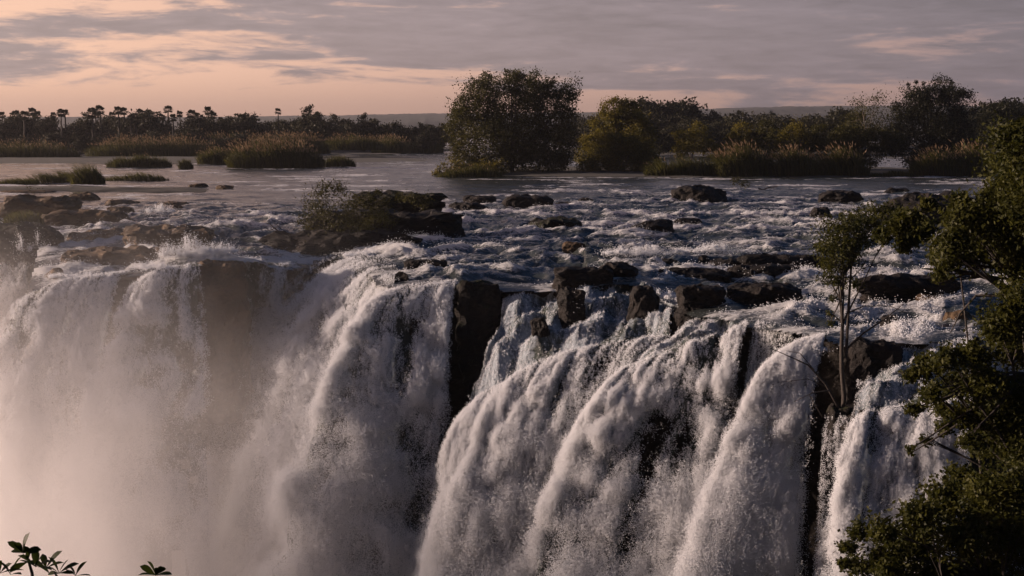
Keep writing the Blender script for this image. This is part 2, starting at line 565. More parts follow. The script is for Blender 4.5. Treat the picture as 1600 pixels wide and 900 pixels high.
BENCH_D = [at(*p) for p in [(786, 612, 88.5), (800, 598, 88), (835, 566, 87.5), (900, 546, 87), (965, 533, 87), (1056, 522, 86), (1075, 520, 86.5)]]
BENCH_E = [at(*p) for p in [(925, 640, 83.5), (945, 612, 83), (985, 572, 83), (1060, 541, 82), (1120, 520, 82), (1178, 502, 81.5), (1200, 500, 81)]]
BENCH_H = [at(*p) for p in [(1316, 655, 70), (1350, 641, 70), (1420, 632, 70), (1500, 622, 70), (1700, 610, 71)]]
for k, (b, bk) in enumerate(((BENCH_D, 9.0), (BENCH_E, 9.0), (BENCH_H, 6.0))):
    c_ = link('rock_bench', cliff_wall('rock_bench', b, -30.0, back=0.5, seed=20 + 7 * k), M_cliff)
    tag(c_, 'dark rock step below the brink', kind='structure')

pool = link('gorge_water', mesh_np('gorge_water', np.array([[-300, 20, -29.5], [300, 20, -29.5], [300, 125, -29.5], [-300, 125, -29.5]]), np.array([[0, 1, 2, 3]])), M_water)
tag(pool, 'churning water at the bottom of the gorge', kind='structure')

# ------------------------------------------------------------------ waterfalls
GRAV = 9.8


def fall_field(s, L, seed, col=2.4, calm=0.0):
    """outward relief in metres and how full the curtain is, at lip position s and fallen length L"""
    sw = s + 0.35 * perlin2(s / 1.7, L / 5.0, seed + 1) + 0.12 * perlin2(s / 0.6, L / 1.6, seed + 2)
    colm = perlin2(sw / (col * 1.5), L / 16.0, seed + 3) + 0.45 * perlin2(sw / (col * 0.55), L / 6.0, seed + 4)
    colm = np.sign(colm) * np.abs(colm) ** 0.8
    bil = np.abs(perlin2(sw / 1.25, L / 2.3 + 0.4 * colm, seed + 6)) + 0.55 * np.abs(perlin2(sw / 0.55, L / 1.0, seed + 7)) + 0.3 * np.abs(perlin2(sw / 0.26, L / 0.45, seed + 8))
    grow = 0.10 + 0.90 * sstep(0.2, 7.0, L) * (1 - calm)
    strk = perlin2(sw / 0.42 + 0.3 * perlin2(sw, L / 2.2, seed + 12), L / 5.5, seed + 10) + 0.6 * perlin2(sw / 0.19, L / 3.2, seed + 11)
    tear = perlin2(sw / 1.6 + 0.5 * perlin2(sw / 1.1, L / 2.0, seed + 15), L / 4.2, seed + 13) + 0.6 * perlin2(sw / 0.7, L / 2.0, seed + 14)
    disp = grow * (0.95 * colm + 0.65 * (bil - 0.4) + 0.26 * strk + 0.55 * tear) + 0.06 * strk
    dens = np.clip(0.56 + 0.50 * colm + 0.45 * (bil - 0.4) + 0.26 * strk + 0.42 * tear * sstep(1, 5, L), 0, 1.3)
    return disp.astype(np.float32), dens, 0.62 + 0.55 * colm + 0.25 * tear


def waterfall(label, lip, v, seed, more=0.0, up=None, npts=90000, full=1.0, thr=0.16, zbot=-24.0, col=2.4, spread=1.0, taper=0.5, green=0.35, rmul=1.0, edgefade=None):
    """one curtain: water runs down an optional cascade (up -> lip) and then falls free"""
    lipw = np.array([at(*p) for p in lip])
    s, q = smooth_line(lipw, 0.13)
    slen = s[-1]
    nr_c = 40 if up is not None else 3
    v = np.asarray(v, float)
    # velocity may be given per end: ((vx,vy),(vx,vy))
    vv = v if v.ndim == 2 else np.stack([v, v])
    if up is not None:
        upw = np.array([at(*p) for p in up])
        su = np.concatenate([[0], np.cumsum(np.linalg.norm(np.diff(upw[:, :2], axis=0), axis=1))])

    tmax = np.sqrt(2 * (lipw[:, 2].mean() - zbot) / GRAV)

    def place(sn, tt, cc):
        """sn 0..1 along the lip; tt fall time; cc 0..1 cascade progress (1 = at the lip)"""
        sm = sn * slen
        p = np.stack([np.interp(sm, s, q[:, k]) for k in range(3)], -1)
        vel = np.stack([vv[0, k] + (vv[1, k] - vv[0, k]) * sn for k in range(2)], -1)
        vel = vel * (1 + 0.10 * perlin2(sm / 2.0, sm * 0 + seed, seed))[..., None]
        o = p.copy()
        o[..., 0] += vel[..., 0] * tt
        o[..., 1] += vel[..., 1] * tt
        o[..., 2] += -0.5 * GRAV * tt * tt - 0.25 * tt
        if up is not None:
            a = np.stack([np.interp(sn * su[-1], su, upw[:, k]) for k in range(3)], -1)
            m = cc < 1
            zp = np.clip(cc * 1.0, 0, 1)
            j = 0.16 * perlin2(sm / 1.3, zp * 2, seed + 21)
            drop = 0.30 * sstep(0.0, 0.22, zp + j) + 0.28 * sstep(0.34, 0.55, zp - j) + 0.42 * sstep(0.66, 1.0, zp + 0.6 * j * (1 - zp))
            o2 = a + (p - a) * zp[..., None]
            win = np.sin(np.clip(zp, 0, 1) * PI) ** 0.5
            lump = 0.75 * fbm2(sm / 2.0, zp * 2.6, 2, seed + 23) + 0.22 * perlin2(sm / 0.45, zp * 2.4 + sm * 0.2, seed + 24) + 0.10 * perlin2(sm / 0.2, zp * 5, seed + 26)
            o2 = o2 + np.array([-0.2, -0.55, 0.75]) * (lump * win)[..., None]
            o2[..., 2] += (a[..., 2] + (p[..., 2] - a[..., 2]) * drop) - (a[..., 2] + (p[..., 2] - a[..., 2]) * zp) + 0.12 * perlin2(sm / 0.8, zp * 3, seed + 25) - 0.15
            o = np.where(m[..., None], o2, o)
        else:
            m = cc < 1
            back = (1 - cc) * 0.25
            o = np.where(m[..., None], p - np.concatenate([vel, vel[..., :1] * 0], -1) * back[..., None] + np.array([0, 0, -0.02]), o)
        hv = vel / (np.linalg.norm(vel, axis=-1, keepdims=True) + 1e-6)
        out = np.stack([hv[..., 0] * 0.75, hv[..., 1] * 0.5 - 0.5, 0.18 + 0 * hv[..., 0]], -1)
        Lf = np.where(m, (cc - 1) * 3.0 * (up is not None), 0.5 * GRAV * tt * tt + np.linalg.norm(vel, axis=-1) * tt * 0.35)
        return o, out, sm, Lf

    # sheet
    tr = tmax * np.linspace(0, 1, 150) ** 0.62
    tcol = np.concatenate([np.zeros(nr_c), tr])
    ccol = np.concatenate([np.linspace(0, 1, nr_c, endpoint=False), np.ones(len(tr))])
    sn = np.linspace(0, 1, max(20, len(s)))
    SN, TT = np.meshgrid(sn, tcol)
    _, CC = np.meshgrid(sn, ccol)
    o, out, sm, Lf = place(SN, TT, CC)
    disp, dens, solid = fall_field(sm, Lf + 3.0 * (up is not None), seed, col)
    endf = sstep(0, 0.06, SN) * sstep(0, 0.06, 1 - SN)
    dens = (dens + more) * full * (0.05 + 0.95 * endf)
    solid = (solid + more) * full * endf
    disp = disp - 0.25 * sstep(0, 6, Lf) - (1 - endf) * 0.6 * sstep(0, 5, Lf)
    if edgefade is not None:
        dens = dens * edgefade(SN, Lf)
        solid = solid * edgefade(SN, Lf)
    if up is not None:
        disp = np.where(CC < 1, 0.15 * disp, disp)
    v3 = o + out * (disp - 0.22 * sstep(0, 3, Lf))[..., None]
    foam = np.clip((sstep(-0.2, 3.5, Lf + 1.2 * disp) * 0.9 + (1 - green) * 0.45) * (0.15 + 0.85 * sstep(0.15, 0.75, dens)), 0, 1.1)
    if up is not None:
        foam = np.where(CC < 1, 0.50 + 0.45 * (dens - 0.55) + 0.25 * perlin2(sm / 0.5, CC * 4, seed + 31), foam)
    fc = grid_faces(*SN.shape)
    fc = fc[(solid.ravel()[fc] > thr).all(1)]
    root = bpy.data.objects.new('waterfall', None)
    root.location = lipw.mean(0)
    C.objects.link(root)
    tag(root, label, 'waterfall', 'waterfalls along the brink')
    base = lipw.mean(0)
    vv_, ff_, aa_ = compact(v3.reshape(-1, 3) - base, fc, {'foam': foam.ravel()})
    link('water_sheet', mesh_np('water_sheet', vv_, ff_, attrs=aa_), M_sheet, root)
    # droplets
    n = int(npts * 3.6 / 6)
    sn = rng.random(n)
    isc = rng.random(n) < (0.07 if up is not None else 0.01)
    cc = np.where(isc, rng.random(n), 1.0)
    tt = np.where(isc, 0, tmax * rng.random(n) ** 0.62)
    o, out, sm, Lf = place(sn, tt, cc)
    disp, dens, _ = fall_field(sm, Lf + 3.0 * (up is not None), seed, col)
    endf = sstep(0, 0.05, sn) * sstep(0, 0.05, 1 - sn)
    dn = np.maximum(dens + more, 0) ** 1.8 * 1.15 * full * (0.35 + 0.65 * endf)
    if edgefade is not None:
        dn = dn * edgefade(sn, Lf)
    kp = rng.random(n) < np.clip(dn, 0, 1) * (0.35 + 0.65 * sstep(-1, 4, Lf))
    o, out, sm, Lf, disp, endf = o[kp], out[kp], sm[kp], Lf[kp], disp[kp], endf[kp]
    rep = rng.integers(1, 17, len(o))                     # water breaks into small clots of droplets
    o, out, sm, Lf, disp, endf = (np.repeat(q_, rep, axis=0) for q_ in (o, out, sm, Lf, disp, endf))
    ccr = np.repeat(cc[kp], rep)
    own = np.repeat(rng.exponential(1.0, len(rep)), rep)
    n = len(o)
    waterfall.total = getattr(waterfall, 'total', 0) + n
    a = np.maximum(Lf, 0)
    puff = (0.75 * own + 0.25 * rng.exponential(1.0, n)) * (0.012 + 0.026 * np.minimum(a, 12)) * spread
    if up is not None:
        disp = np.where(ccr < 1, 0.15 * disp, disp)
    disp = disp - 0.20 * sstep(0, 6, a) - (1 - endf) * 0.5 * sstep(0, 5, a)
    veil = np.repeat(rng.random(len(rep)) < 0.33, rep)                            # fine spray blown clear of the curtain
    puff = np.where(veil, puff * 2.6 + 0.02 * np.minimum(a, 10), puff)
    pt = o + out * (disp + puff)[:, None]
    pt += np.repeat(rng.normal(0, 1, (len(rep), 3)), rep, axis=0) * (0.012 + 0.022 * np.minimum(a, 14))[:, None] * np.array([1.0, 1.0, 1.2]) * spread
    pt += rng.normal(0, 1, (n, 3)) * (0.030 + 0.004 * np.minimum(a, 14))[:, None] * np.array([1.0, 1.0, 2.2])
    rad = (rng.uniform(0.008, 0.019, n) + 0.004 * sstep(2, 12, a)) * rmul * np.interp(base[1], [68, 115], [0.85, 1.25]) * np.where(veil, 0.62, 1.0)
    droplets('spray', pt - base, rad, root)
    return root


FALLS = [
    dict(label='farthest left curtain, plunging from a leaping white crest beside the mossy ledges',
         lip=[(-120, 412, 118.5), (-20, 405, 118.5), (40, 392, 118.5), (88, 376, 118.5)], v=((-2.0, -3.0), (-2.2, -3.0)), seed=11, npts=170000, green=0.1),
    dict(label='broad veiled left curtain of several parallel streams below the flat brown ledges',
         lip=[(52, 460, 102.5), (90, 440, 102.5), (140, 430, 103), (200, 424, 103.5)], v=((-3.4, -3.2), (-1.2, -3.0)), seed=25, npts=200000, green=0.2, col=1.7),
    dict(label='narrow misty stream falling just left of the big brown rock buttress',
         lip=[(226, 434, 103), (250, 420, 103), (312, 411, 103.5)], v=((-2.6, -2.8), (0.9, -2.8)), seed=37, npts=150000, green=0.2, col=1.5),
    dict(label='shaded curtain in the recess just right of the brown rock buttress',
         lip=[(384, 408, 112.5), (455, 414, 112.5)], v=((-1.4, -2.0), (-0.6, -2.0)), seed=43, npts=80000, green=0.3),
    dict(label='wide green glassy chute pouring leftwards below the bushy rock island', more=-0.08,
         lip=[(550, 392, 115.5), (578, 403, 110), (602, 422, 102), (622, 438, 96.5)], v=((-7.4, -2.4), (-1.6, -4.2)), seed=57, npts=380000, green=0.9, col=2.6),
    dict(label='sunlit rounded fall just left of the tall dark rock pillar', more=-0.04,
         lip=[(614, 452, 95.6), (650, 444, 95.6), (714, 440, 95.6)], v=((-4.2, -4.4), (-0.5, -3.6)), seed=63, npts=260000, green=0.6, col=1.9),
    dict(label='blue shaded stepped cascade between dark blocks right of the tall rock pillar', more=0.06,
         lip=[(718, 650, 88.5), (760, 612, 88), (800, 592, 87.5), (835, 566, 87), (900, 546, 86.5), (965, 533, 86.5), (1056, 522, 85.5)], v=((-1.6, -4.0), (-3.2, -3.6)), seed=71,
         up=[(784, 520, 92), (787, 460, 94.6), (870, 452, 94.6), (930, 440, 94.2), (990, 432, 94.6), (1060, 462, 90.6)], npts=420000, green=0.3, col=2.6,
         edgefade=lambda sn, L: 1 - 0.85 * sstep(0.55, 0.75, sn) * sstep(-1.5, 2, L)),
    dict(label='diagonal fall with a bright ragged left edge, left of the trickling dark rib',
         lip=[(930, 640, 82.5), (950, 610, 82.3), (985, 572, 82), (1060, 541, 81.4), (1120, 520, 81.2), (1172, 502, 81)], v=((-3.4, -3.4), (-1.6, -3.4)), seed=83, more=-0.03,
         up=[(1050, 545, 85.5), (1058, 530, 85.5), (1066, 518, 85.3), (1085, 500, 85), (1120, 492, 84), (1180, 496, 82.5)], npts=380000, green=0.35, col=2.2),
    dict(label='thin trickling veil over the dark wet rib left of the brightest fall',
         lip=[(1182, 502, 80.6), (1215, 508, 79.8), (1245, 516, 78.6)], v=((-1.0, -1.2), (-0.6, -1.2)), seed=97, npts=50000, full=0.55, thr=0.40, col=0.5, spread=0.5, green=0.5),
    dict(label='brightest full white fall left of the slender leafy tree',
         lip=[(1222, 552, 76.3), (1250, 530, 76.4), (1292, 523, 76.4)], v=((-4.2, -4.4), (-1.8, -3.6)), seed=101, more=0.28, npts=330000, green=0.15, col=2.6),
    dict(label='thin dark trickle down the mossy rib below the slender leafy tree',
         lip=[(1288, 650, 71.2), (1330, 655, 71.0)], v=((-0.4, -1.0), (-0.3, -1.0)), seed=113, npts=26000, full=0.5, thr=0.50, col=0.45, spread=0.4, green=0.5),
    dict(label='rightmost ragged white fall showing between the rib and the lower right foliage',
         lip=[(1330, 658, 69.6), (1356, 641, 69.5), (1420, 632, 69.5), (1520, 620, 69.5)], v=((-1.7, -2.8), (-1.2, -2.8)), seed=127, more=0.15,
         up=[(1345, 560, 75.4), (1374, 545, 75.4), (1425, 538, 75.4), (1520, 522, 76)], npts=300000, green=0.15, col=2.0,
         edgefade=lambda sn, L: 1 - 0.5 * sstep(0.35, 0.05, sn) * sstep(0, -2, L)),
    dict(label='small fall half hidden behind the right hand branches',
         lip=[(1515, 530, 75.4), (1600, 508, 77), (1720, 490, 79), (2100, 478, 82)], v=((-1.0, -3.0), (-1.0, -3.0)), seed=139, npts=170000, green=0.2),
]
for f in FALLS:
    waterfall(**f)
print('droplets', waterfall.total)

# ------------------------------------------------------------------ rocks
def cube_sphere(n):
    u = np.tan(np.linspace(-1, 1, n + 1) * PI / 4)
    a, b = np.meshgrid(u, u)
    a, b = a.ravel(), b.ravel()
    o = np.ones_like(a)
    sides = [np.stack(v, 1) for v in ((o, a, b), (-o, -a, b), (-a, o, b), (a, -o, b), (-b, a, o), (b, a, -o))]
    v = np.concatenate(sides)
    key = np.round(v / np.abs(v).max(1, keepdims=True) * 4096).astype(np.int64)
    _, first, inv = np.unique(key, axis=0, return_index=True, return_inverse=True)
    inv = inv.ravel()
    f = np.concatenate([inv[grid_faces(n + 1, n + 1) + k * (n + 1) ** 2] for k in range(6)])
    v = v[first]
    return v / np.linalg.norm(v, axis=1, keepdims=True), f


CS = {n: cube_sphere(n) for n in (10, 16, 26, 44)}


def rock_mesh(w, d, h, below, seed, boxy=4.0, n=16, cuts=7, strata=0.0, rugged=1.0):
    r = np.random.default_rng(seed)
    v, f = CS[n]
    v = v.copy()
    k = (np.abs(v) ** boxy).sum(1) ** (-1 / boxy)
    v *= k[:, None]
    for _ in range(cuts):                                # broken faces
        nn = r.normal(0, 1, 3); nn[2] *= 0.7; nn /= np.linalg.norm(nn)
        lim = r.uniform(0.72, 0.98) * np.percentile(v @ nn, 96)
        e = np.maximum(v @ nn - lim, 0)
        v -= e[:, None] * nn * 0.9
    sc = np.array([w / 2, d / 2, (h + below) / 2])
    p = v * sc
    sz = float(min(w, d, h + below))
    L = max(0.35, sz * 0.45)
    for o_, a_ in ((1.0, 0.10), (0.5, 0.06), (0.22, 0.035)):
        nz = np.stack([noise3(p[:, 0] / (L * o_) + seed, p[:, 1] / (L * o_), p[:, 2] / (L * o_) + j * 37, seed + j) for j in range(3)], 1)
        p += nz * a_ * sz * rugged
    qn = np.stack([np.floor(3.2 * noise3(p[:, 0] / (L * .55) + 9 * j, p[:, 1] / (L * .55), p[:, 2] / (L * .38), seed + 60 + j)) / 3.2 for j in range(3)], 1)
    p += qn * np.array([0.055, 0.055, 0.03]) * sz
    if strata:
        lay = np.floor(p[:, 2] / strata + 0.6 * noise3(p[:, 0] / 2, p[:, 1] / 2, p[:, 2] * 0, seed + 3))
        off = _hash(lay.astype(np.int64) + 50, lay.astype(np.int64) * 0, lay.astype(np.int64) * 0, seed).astype(np.float64) / 4294967296.0
        p[:, :2] *= (0.88 + 0.16 * off)[:, None]
    # fit to the measured size
    lo, hi = p.min(0), p.max(0)
    p = (p - lo) / (hi - lo)
    p[:, 0] = (p[:, 0] - 0.5) * w; p[:, 1] = (p[:, 1] - 0.5) * d; p[:, 2] = -below + p[:, 2] * (h + below)
    return p, f


def rock(label, px0, px1, top, base, Y=None, depth=0.7, mat=None, seed=0, boxy=4.0, n=16, cuts=7, below=0.7, strata=0.0, rugged=1.0, group='dark rocks in the rapids', name='rock', cat='rock', tilt=0.0):
    pm = (px0 + px1) / 2
    b = at(pm, base, Y) if Y else ground_at(pm, base)
    Yb = b[1]
    w_ = (px1 - px0) * Yb / F_PX
    d = max(0.5, min(w_ * depth, 9.0))
    t = at(pm, top, Yb + d * 0.45)
    h = max(0.15, t[2] - b[2])
    v, f = rock_mesh(w_, d, h, below, seed or abs(int(px0 * 7 + top)) + 1, boxy, n, cuts, strata, rugged)
    if not Y or base < 430:
        ROCKS.append((b[0], Yb, w_ / 2, d))
    o = link(name, mesh_np(name, v, f, smooth=False), mat or M_rock, loc=(b[0], Yb + d * 0.45, b[2]))
    o.rotation_euler = (0, tilt, 0)
    tag(o, label, cat, group)
    return o


LB = 'brown ledges at the left brink'
rock('low jagged brown ledge at the far left edge, topped with a bare twig', -30, 122, 303, 348, mat=M_rock_brown_mistlit, group=LB, boxy=5, strata=0.5, n=26, depth=0.5)
rock('brown ledge stepping down just right of the far left jagged ledge', 58, 200, 326, 356, mat=M_rock_brown_mistlit, group=LB, boxy=5, strata=0.4, depth=0.5)
rock('small grassy hump in the river above the left ledges', 100, 152, 299, 314, mat=M_rock_brown_mistlit, group=LB, boxy=2.6)
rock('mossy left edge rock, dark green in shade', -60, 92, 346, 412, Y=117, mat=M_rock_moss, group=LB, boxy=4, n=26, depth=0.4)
rock('squat brown block behind the leaping crest at left', 98, 198, 356, 396, Y=119, mat=M_rock_brown_mistlit, group=LB, boxy=5, depth=0.6)
rock('largest flat topped brown rock of the left ledges', 182, 332, 350, 402, Y=115, mat=M_rock_brown_mistlit, group=LB, boxy=5, n=26, depth=0.5, strata=0.7)
rock('long low brown ledge at the brink over the left streams', 84, 296, 383, 424, Y=107.5, mat=M_rock_brown_mistlit, group=LB, boxy=4, n=26, depth=0.25, strata=0.5)
rock('small brown block jutting under the left brink', 60, 106, 418, 452, Y=104.5, mat=M_rock_brown_mistlit, group=LB, boxy=5, below=3)
rock('narrow brown rock face between the two left streams', 190, 252, 428, 640, Y=104.6, mat=M_rock_brown_mistlit, group=LB, boxy=7, n=16, depth=0.8, below=8, cuts=4)
rock('big brown rock buttress veiled in mist at the left brink', 292, 390, 404, 606, Y=103.2, mat=M_rock_brown_mistlit, group=LB, boxy=6, n=44, depth=0.9, below=3, cuts=5, seed=91)
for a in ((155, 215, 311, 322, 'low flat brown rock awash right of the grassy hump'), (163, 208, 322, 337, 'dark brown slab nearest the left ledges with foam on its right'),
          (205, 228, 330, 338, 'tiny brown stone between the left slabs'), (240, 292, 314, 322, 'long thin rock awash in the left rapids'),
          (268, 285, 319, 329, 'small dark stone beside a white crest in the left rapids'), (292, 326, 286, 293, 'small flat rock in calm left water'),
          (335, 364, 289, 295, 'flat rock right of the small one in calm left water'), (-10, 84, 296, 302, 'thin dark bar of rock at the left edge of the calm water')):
    rock(a[4], *a[:4], mat=M_rock_brown_mistlit, group='small rocks awash in the left rapids', boxy=3, below=0.4)

IS = 'ledges of the bushy rock island'
rock('upper dark ledge of the rock island behind the bushes', 540, 700, 297, 340, Y=140, group=IS, boxy=6, n=26, depth=0.4, strata=0.6, mat=M_rock_moss)
rock('broad dark middle ledge of the rock island with a blunt right end', 470, 728, 325, 388, Y=124, group=IS, boxy=6, n=26, depth=0.4, strata=0.8, cuts=5)
rock('low black ledge sloping to the brink at the island left end', 392, 662, 358, 420, Y=117.5, group=IS, boxy=4, n=26, depth=0.25, strata=0.7)
rock('black wet face under the left end of the rock island', 440, 520, 395, 470, Y=116.5, group=IS, boxy=5, below=4, depth=0.5)
rock('dark slab just right of the island upper ledge', 722, 776, 304, 320, boxy=5)
rock('low wet shelf of rock right of the island middle ledge', 700, 764, 315, 330, boxy=4)
rock('rounded dark boulder right of the rock island', 783, 866, 303, 327, boxy=3)
rock('little dark stone beside the rounded boulder', 862, 906, 315, 323, boxy=3, depth=1)
rock('tiny dark stone in the middle of the river', 903, 930, 308, 319, boxy=3, depth=1)
rock('large humped boulder in the upper right river', 1050, 1142, 288, 318, boxy=3.5, n=26)
rock('greenish brown rock half drowned by a standing wave', 822, 912, 338, 361, boxy=3, mat=M_rock_moss)
rock('long double humped black rock in the middle rapids', 986, 1058, 343, 372, boxy=3, tilt=-0.06)
rock('smaller right hump beside the long black rock', 1052, 1104, 340, 356, boxy=3)
rock('little brown rock under a breaking wave', 878, 922, 377, 395, boxy=3, mat=M_rock_brown_mistlit)
rock('flat wet rock between white crests near the brink', 1028, 1074, 403, 415, boxy=3)
rock('rounded dark stone atop the wet ledges', 1088, 1112, 398, 411, boxy=3)
rock('low dark slab right of the rounded stone atop the ledges', 1110, 1160, 402, 416, boxy=4)
BL = 'dark blocks at the stepped brink'
rock('tall dark rock pillar standing out from the brink at the centre', 709, 788, 436, 616, Y=93.6, group=BL, boxy=9, n=44, depth=0.75, below=1.0, cuts=5, seed=48, rugged=0.8, mat=M_rock_moss)
rock('long dark block ledge upstream of the stepped cascade', 862, 960, 416, 452, Y=93.6, group=BL, boxy=9, depth=0.5, cuts=3, n=26)
rock('rounded right end of the long dark block ledge', 925, 1002, 408, 444, Y=95, group=BL, boxy=5, cuts=4, n=26, depth=0.7)
rock('square dark block hanging in the cascade below the long ledge', 870, 918, 447, 494, Y=90.6, group=BL, boxy=9, cuts=3, n=26, depth=0.8, below=1.5)
rock('wet black knob streaming with water in the stepped cascade', 980, 1034, 446, 514, Y=88.4, group=BL, boxy=4, depth=0.9, below=1.5)
rock('biggest dark double block right of the stepped cascade', 1058, 1138, 442, 488, Y=86.0, group=BL, boxy=10, cuts=3, n=44, depth=0.8, below=0.5)
rock('lower half of the dark double block, set back under it', 1054, 1122, 484, 528, Y=85.6, group=BL, boxy=9, cuts=3, n=26, depth=0.8, below=2)
rock('small dark rock poking through the blue cascade', 828, 862, 496, 534, Y=88.6, group=BL, boxy=4, below=1)
rock('wide wet shelf above the dark double block', 1028, 1146, 418, 446, Y=95.5, group=BL, boxy=5, depth=0.4, n=26)
rock('long stepped black ledge left of the slender tree crown', 1136, 1262, 412, 442, Y=96, group=BL, boxy=5, depth=0.35, n=26, strata=0.4)
rock('dark blocks behind thin white trickles right of the double block', 1138, 1262, 442, 482, Y=86.5, group=BL, boxy=6, depth=0.4, n=26, strata=0.6)
rock('thin black ledge just left of the slender tree crown', 1150, 1310, 396, 416, Y=101, group=BL, boxy=5, depth=0.25)
rock('small pointed rock splitting the water at the sunlit fall', 608, 642, 424, 452, Y=97.2, group=BL, boxy=2.6, below=1.2)
rock('dark hollow ledge behind the small pointed rock', 628, 700, 404, 426, Y=102, group=BL, boxy=4, depth=0.5)
rock('boulder with a red brown left end in the right rapids', 1284, 1352, 297, 319, boxy=3)
rock('slanting black rock left of the slender tree top', 1266, 1308, 323, 342, boxy=3)
rock('low dark rock far out in the right rapids', 1384, 1424, 292, 303, boxy=3)
rock('great dark rock mass behind the right hand foliage', 1385, 1530, 298, 388, Y=132, boxy=4, n=26, depth=0.5)
rock('long low ledge crossing behind the slender tree', 1332, 1510, 426, 474, group=BL, boxy=5, depth=0.3, n=26, strata=0.5)
rock('stubby upright stone right of the slender tree trunk', 1376, 1406, 491, 514, boxy=5)
rock('low dark stone right of the stubby upright stone', 1402, 1450, 499, 512, boxy=3)
rock('brown pointed stone amid the right hand foam', 1432, 1480, 459, 482, boxy=3, mat=M_rock_brown_mistlit)
rock('brown stone behind the drooping right hand branch', 1478, 1532, 484, 504, boxy=3, mat=M_rock_brown_mistlit)
rock('large dark step block right of the slender tree trunk', 1326, 1424, 526, 606, Y=73.6, group=BL, boxy=6, n=26, depth=0.6, below=3, cuts=5)
rock('arched rim of rock with water curling over it at lower right', 1338, 1378, 640, 716, Y=69.3, group=BL, boxy=3.5, depth=0.7, below=1)
rock('dark boulder half hidden by the lower right leaves', 1514, 1558, 568, 624, Y=72, group=BL, boxy=3, below=1)
rock('tall mossy rock rib under the slender leafy tree', 1284, 1334, 632, 940, Y=71.4, group=BL, boxy=7, n=26, depth=1.0, below=6, cuts=3, mat=M_rock_moss)
rock('dark wet rib streaked with trickles left of the brightest fall', 1186, 1246, 508, 900, Y=79.5, group=BL, boxy=6, n=26, depth=0.8, below=6, cuts=3)

# the river sheet, its foam trailing off the rocks
ncol = 830
ang = np.tan(np.linspace(math.radians(-27), math.radians(32), ncol))
ys = np.concatenate([np.arange(66, 135, 0.30), np.arange(135, 240, 0.55), np.arange(240, 330, 0.8), np.geomspace(330, 1100, 120), np.geomspace(1150, 7000, 20)])
gx = (ang[None, :] * ys[:, None]).astype(np.float32)
gy = np.repeat(ys[:, None], ncol, 1).astype(np.float32)
zb, dd_ = river_base(gx.ravel(), gy.ravel())
hh, ff = river_waves(gx.ravel(), gy.ravel(), dd_)
V = np.stack([gx.ravel(), gy.ravel(), zb + hh], 1)
Fq = grid_faces(len(ys), ncol)
Fq = Fq[(dd_[Fq] > -1.3).all(1)]
RV, RF, RA = compact(V, Fq, {'foam': ff, 'd': dd_})
RA.pop('d')
river = link('river', mesh_np('river', RV, RF, attrs=RA), M_water)
tag(river, 'white and steel blue river rapids running to the brink of the falls', kind='structure')
print('river', len(RF))

# flung foam grains over the breaking crests
k = rng.random((1500000, 2))
yy = 72 + 110 * k[:, 0] ** 1.5
xx = (k[:, 1] - 0.5) * 2 * 0.42 * yy
zb, dd_ = river_base(xx, yy)
hh, ff = river_waves(xx.astype(np.float32), yy.astype(np.float32), dd_)
keep = (dd_ > -0.8) & (rng.random(len(xx)) < np.clip((ff - 0.5) * 1.1, 0, 1) ** 1.5)
P = np.stack([xx, yy, zb + hh + rng.exponential(0.07, len(xx)) * (0.5 + ff)], 1)[keep]
R = rng.uniform(0.009, 0.026, len(P))
print('river grains', len(P))
droplets('foam_spray', P, R, river)



def burst(px, py, Y, rx, rz, n, seed, ry=0.8):
    """water thrown up where the current strikes rock; grains of the river's own spray"""
    r = np.random.default_rng(seed)
    c = at(px, py, Y)
    n = int(n * 0.55); k = 34
    cc = r.uniform(-1, 1, (k, 3)) * np.array([rx, ry, 0.1]); cc[:, 2] = r.uniform(0, 1, k) ** 1.6 * rz * (1 - (cc[:, 0] / rx) ** 2)
    i = r.integers(0, k, n)
    p = cc[i] * np.stack([np.ones(n), np.ones(n), r.random(n) ** 0.7], 1) + r.normal(0, 1, (n, 3)) * np.array([0.07 * rx, 0.2 * ry, 0.10 * rz]) * r.exponential(1, (n, 1))
    return c + p, r.uniform(0.008, 0.024, n)


B_ = [burst(*a) for a in ((52, 390, 117.6, 1.5, 1.9, 16000, 1), (292, 398, 106.0, 2.0, 1.7, 16000, 2), (338, 392, 107.0, 1.6, 0.8, 9000, 3), (250, 330, 140, 1.5, 0.9, 6000, 4), (240, 418, 103.4, 1.6, 0.5, 7000, 5),
                          (120, 432, 103.2, 2.2, 0.4, 7000, 6), (1010, 396, 106, 3.0, 0.9, 16000, 7), (1120, 392, 107, 2.5, 0.7, 10000, 8), (760, 388, 118, 2.0, 0.6, 7000, 9), (830, 600, 86.2, 1.3, 1.2, 22000, 10),
                          (565, 398, 113, 1.4, 0.5, 7000, 11), (1140, 340, 150, 4.0, 0.6, 6000, 12), (1260, 545, 76, 1.0, 0.5, 7000, 13), (905, 470, 92, 0.8, 0.5, 5000, 14), (1045, 465, 89, 0.5, 0.5, 3500, 15), (1300, 500, 82, 2.5, 0.4, 8000, 16))]
droplets('wave_spray', np.concatenate([b[0] for b in B_]), np.concatenate([b[1] for b in B_]), river)

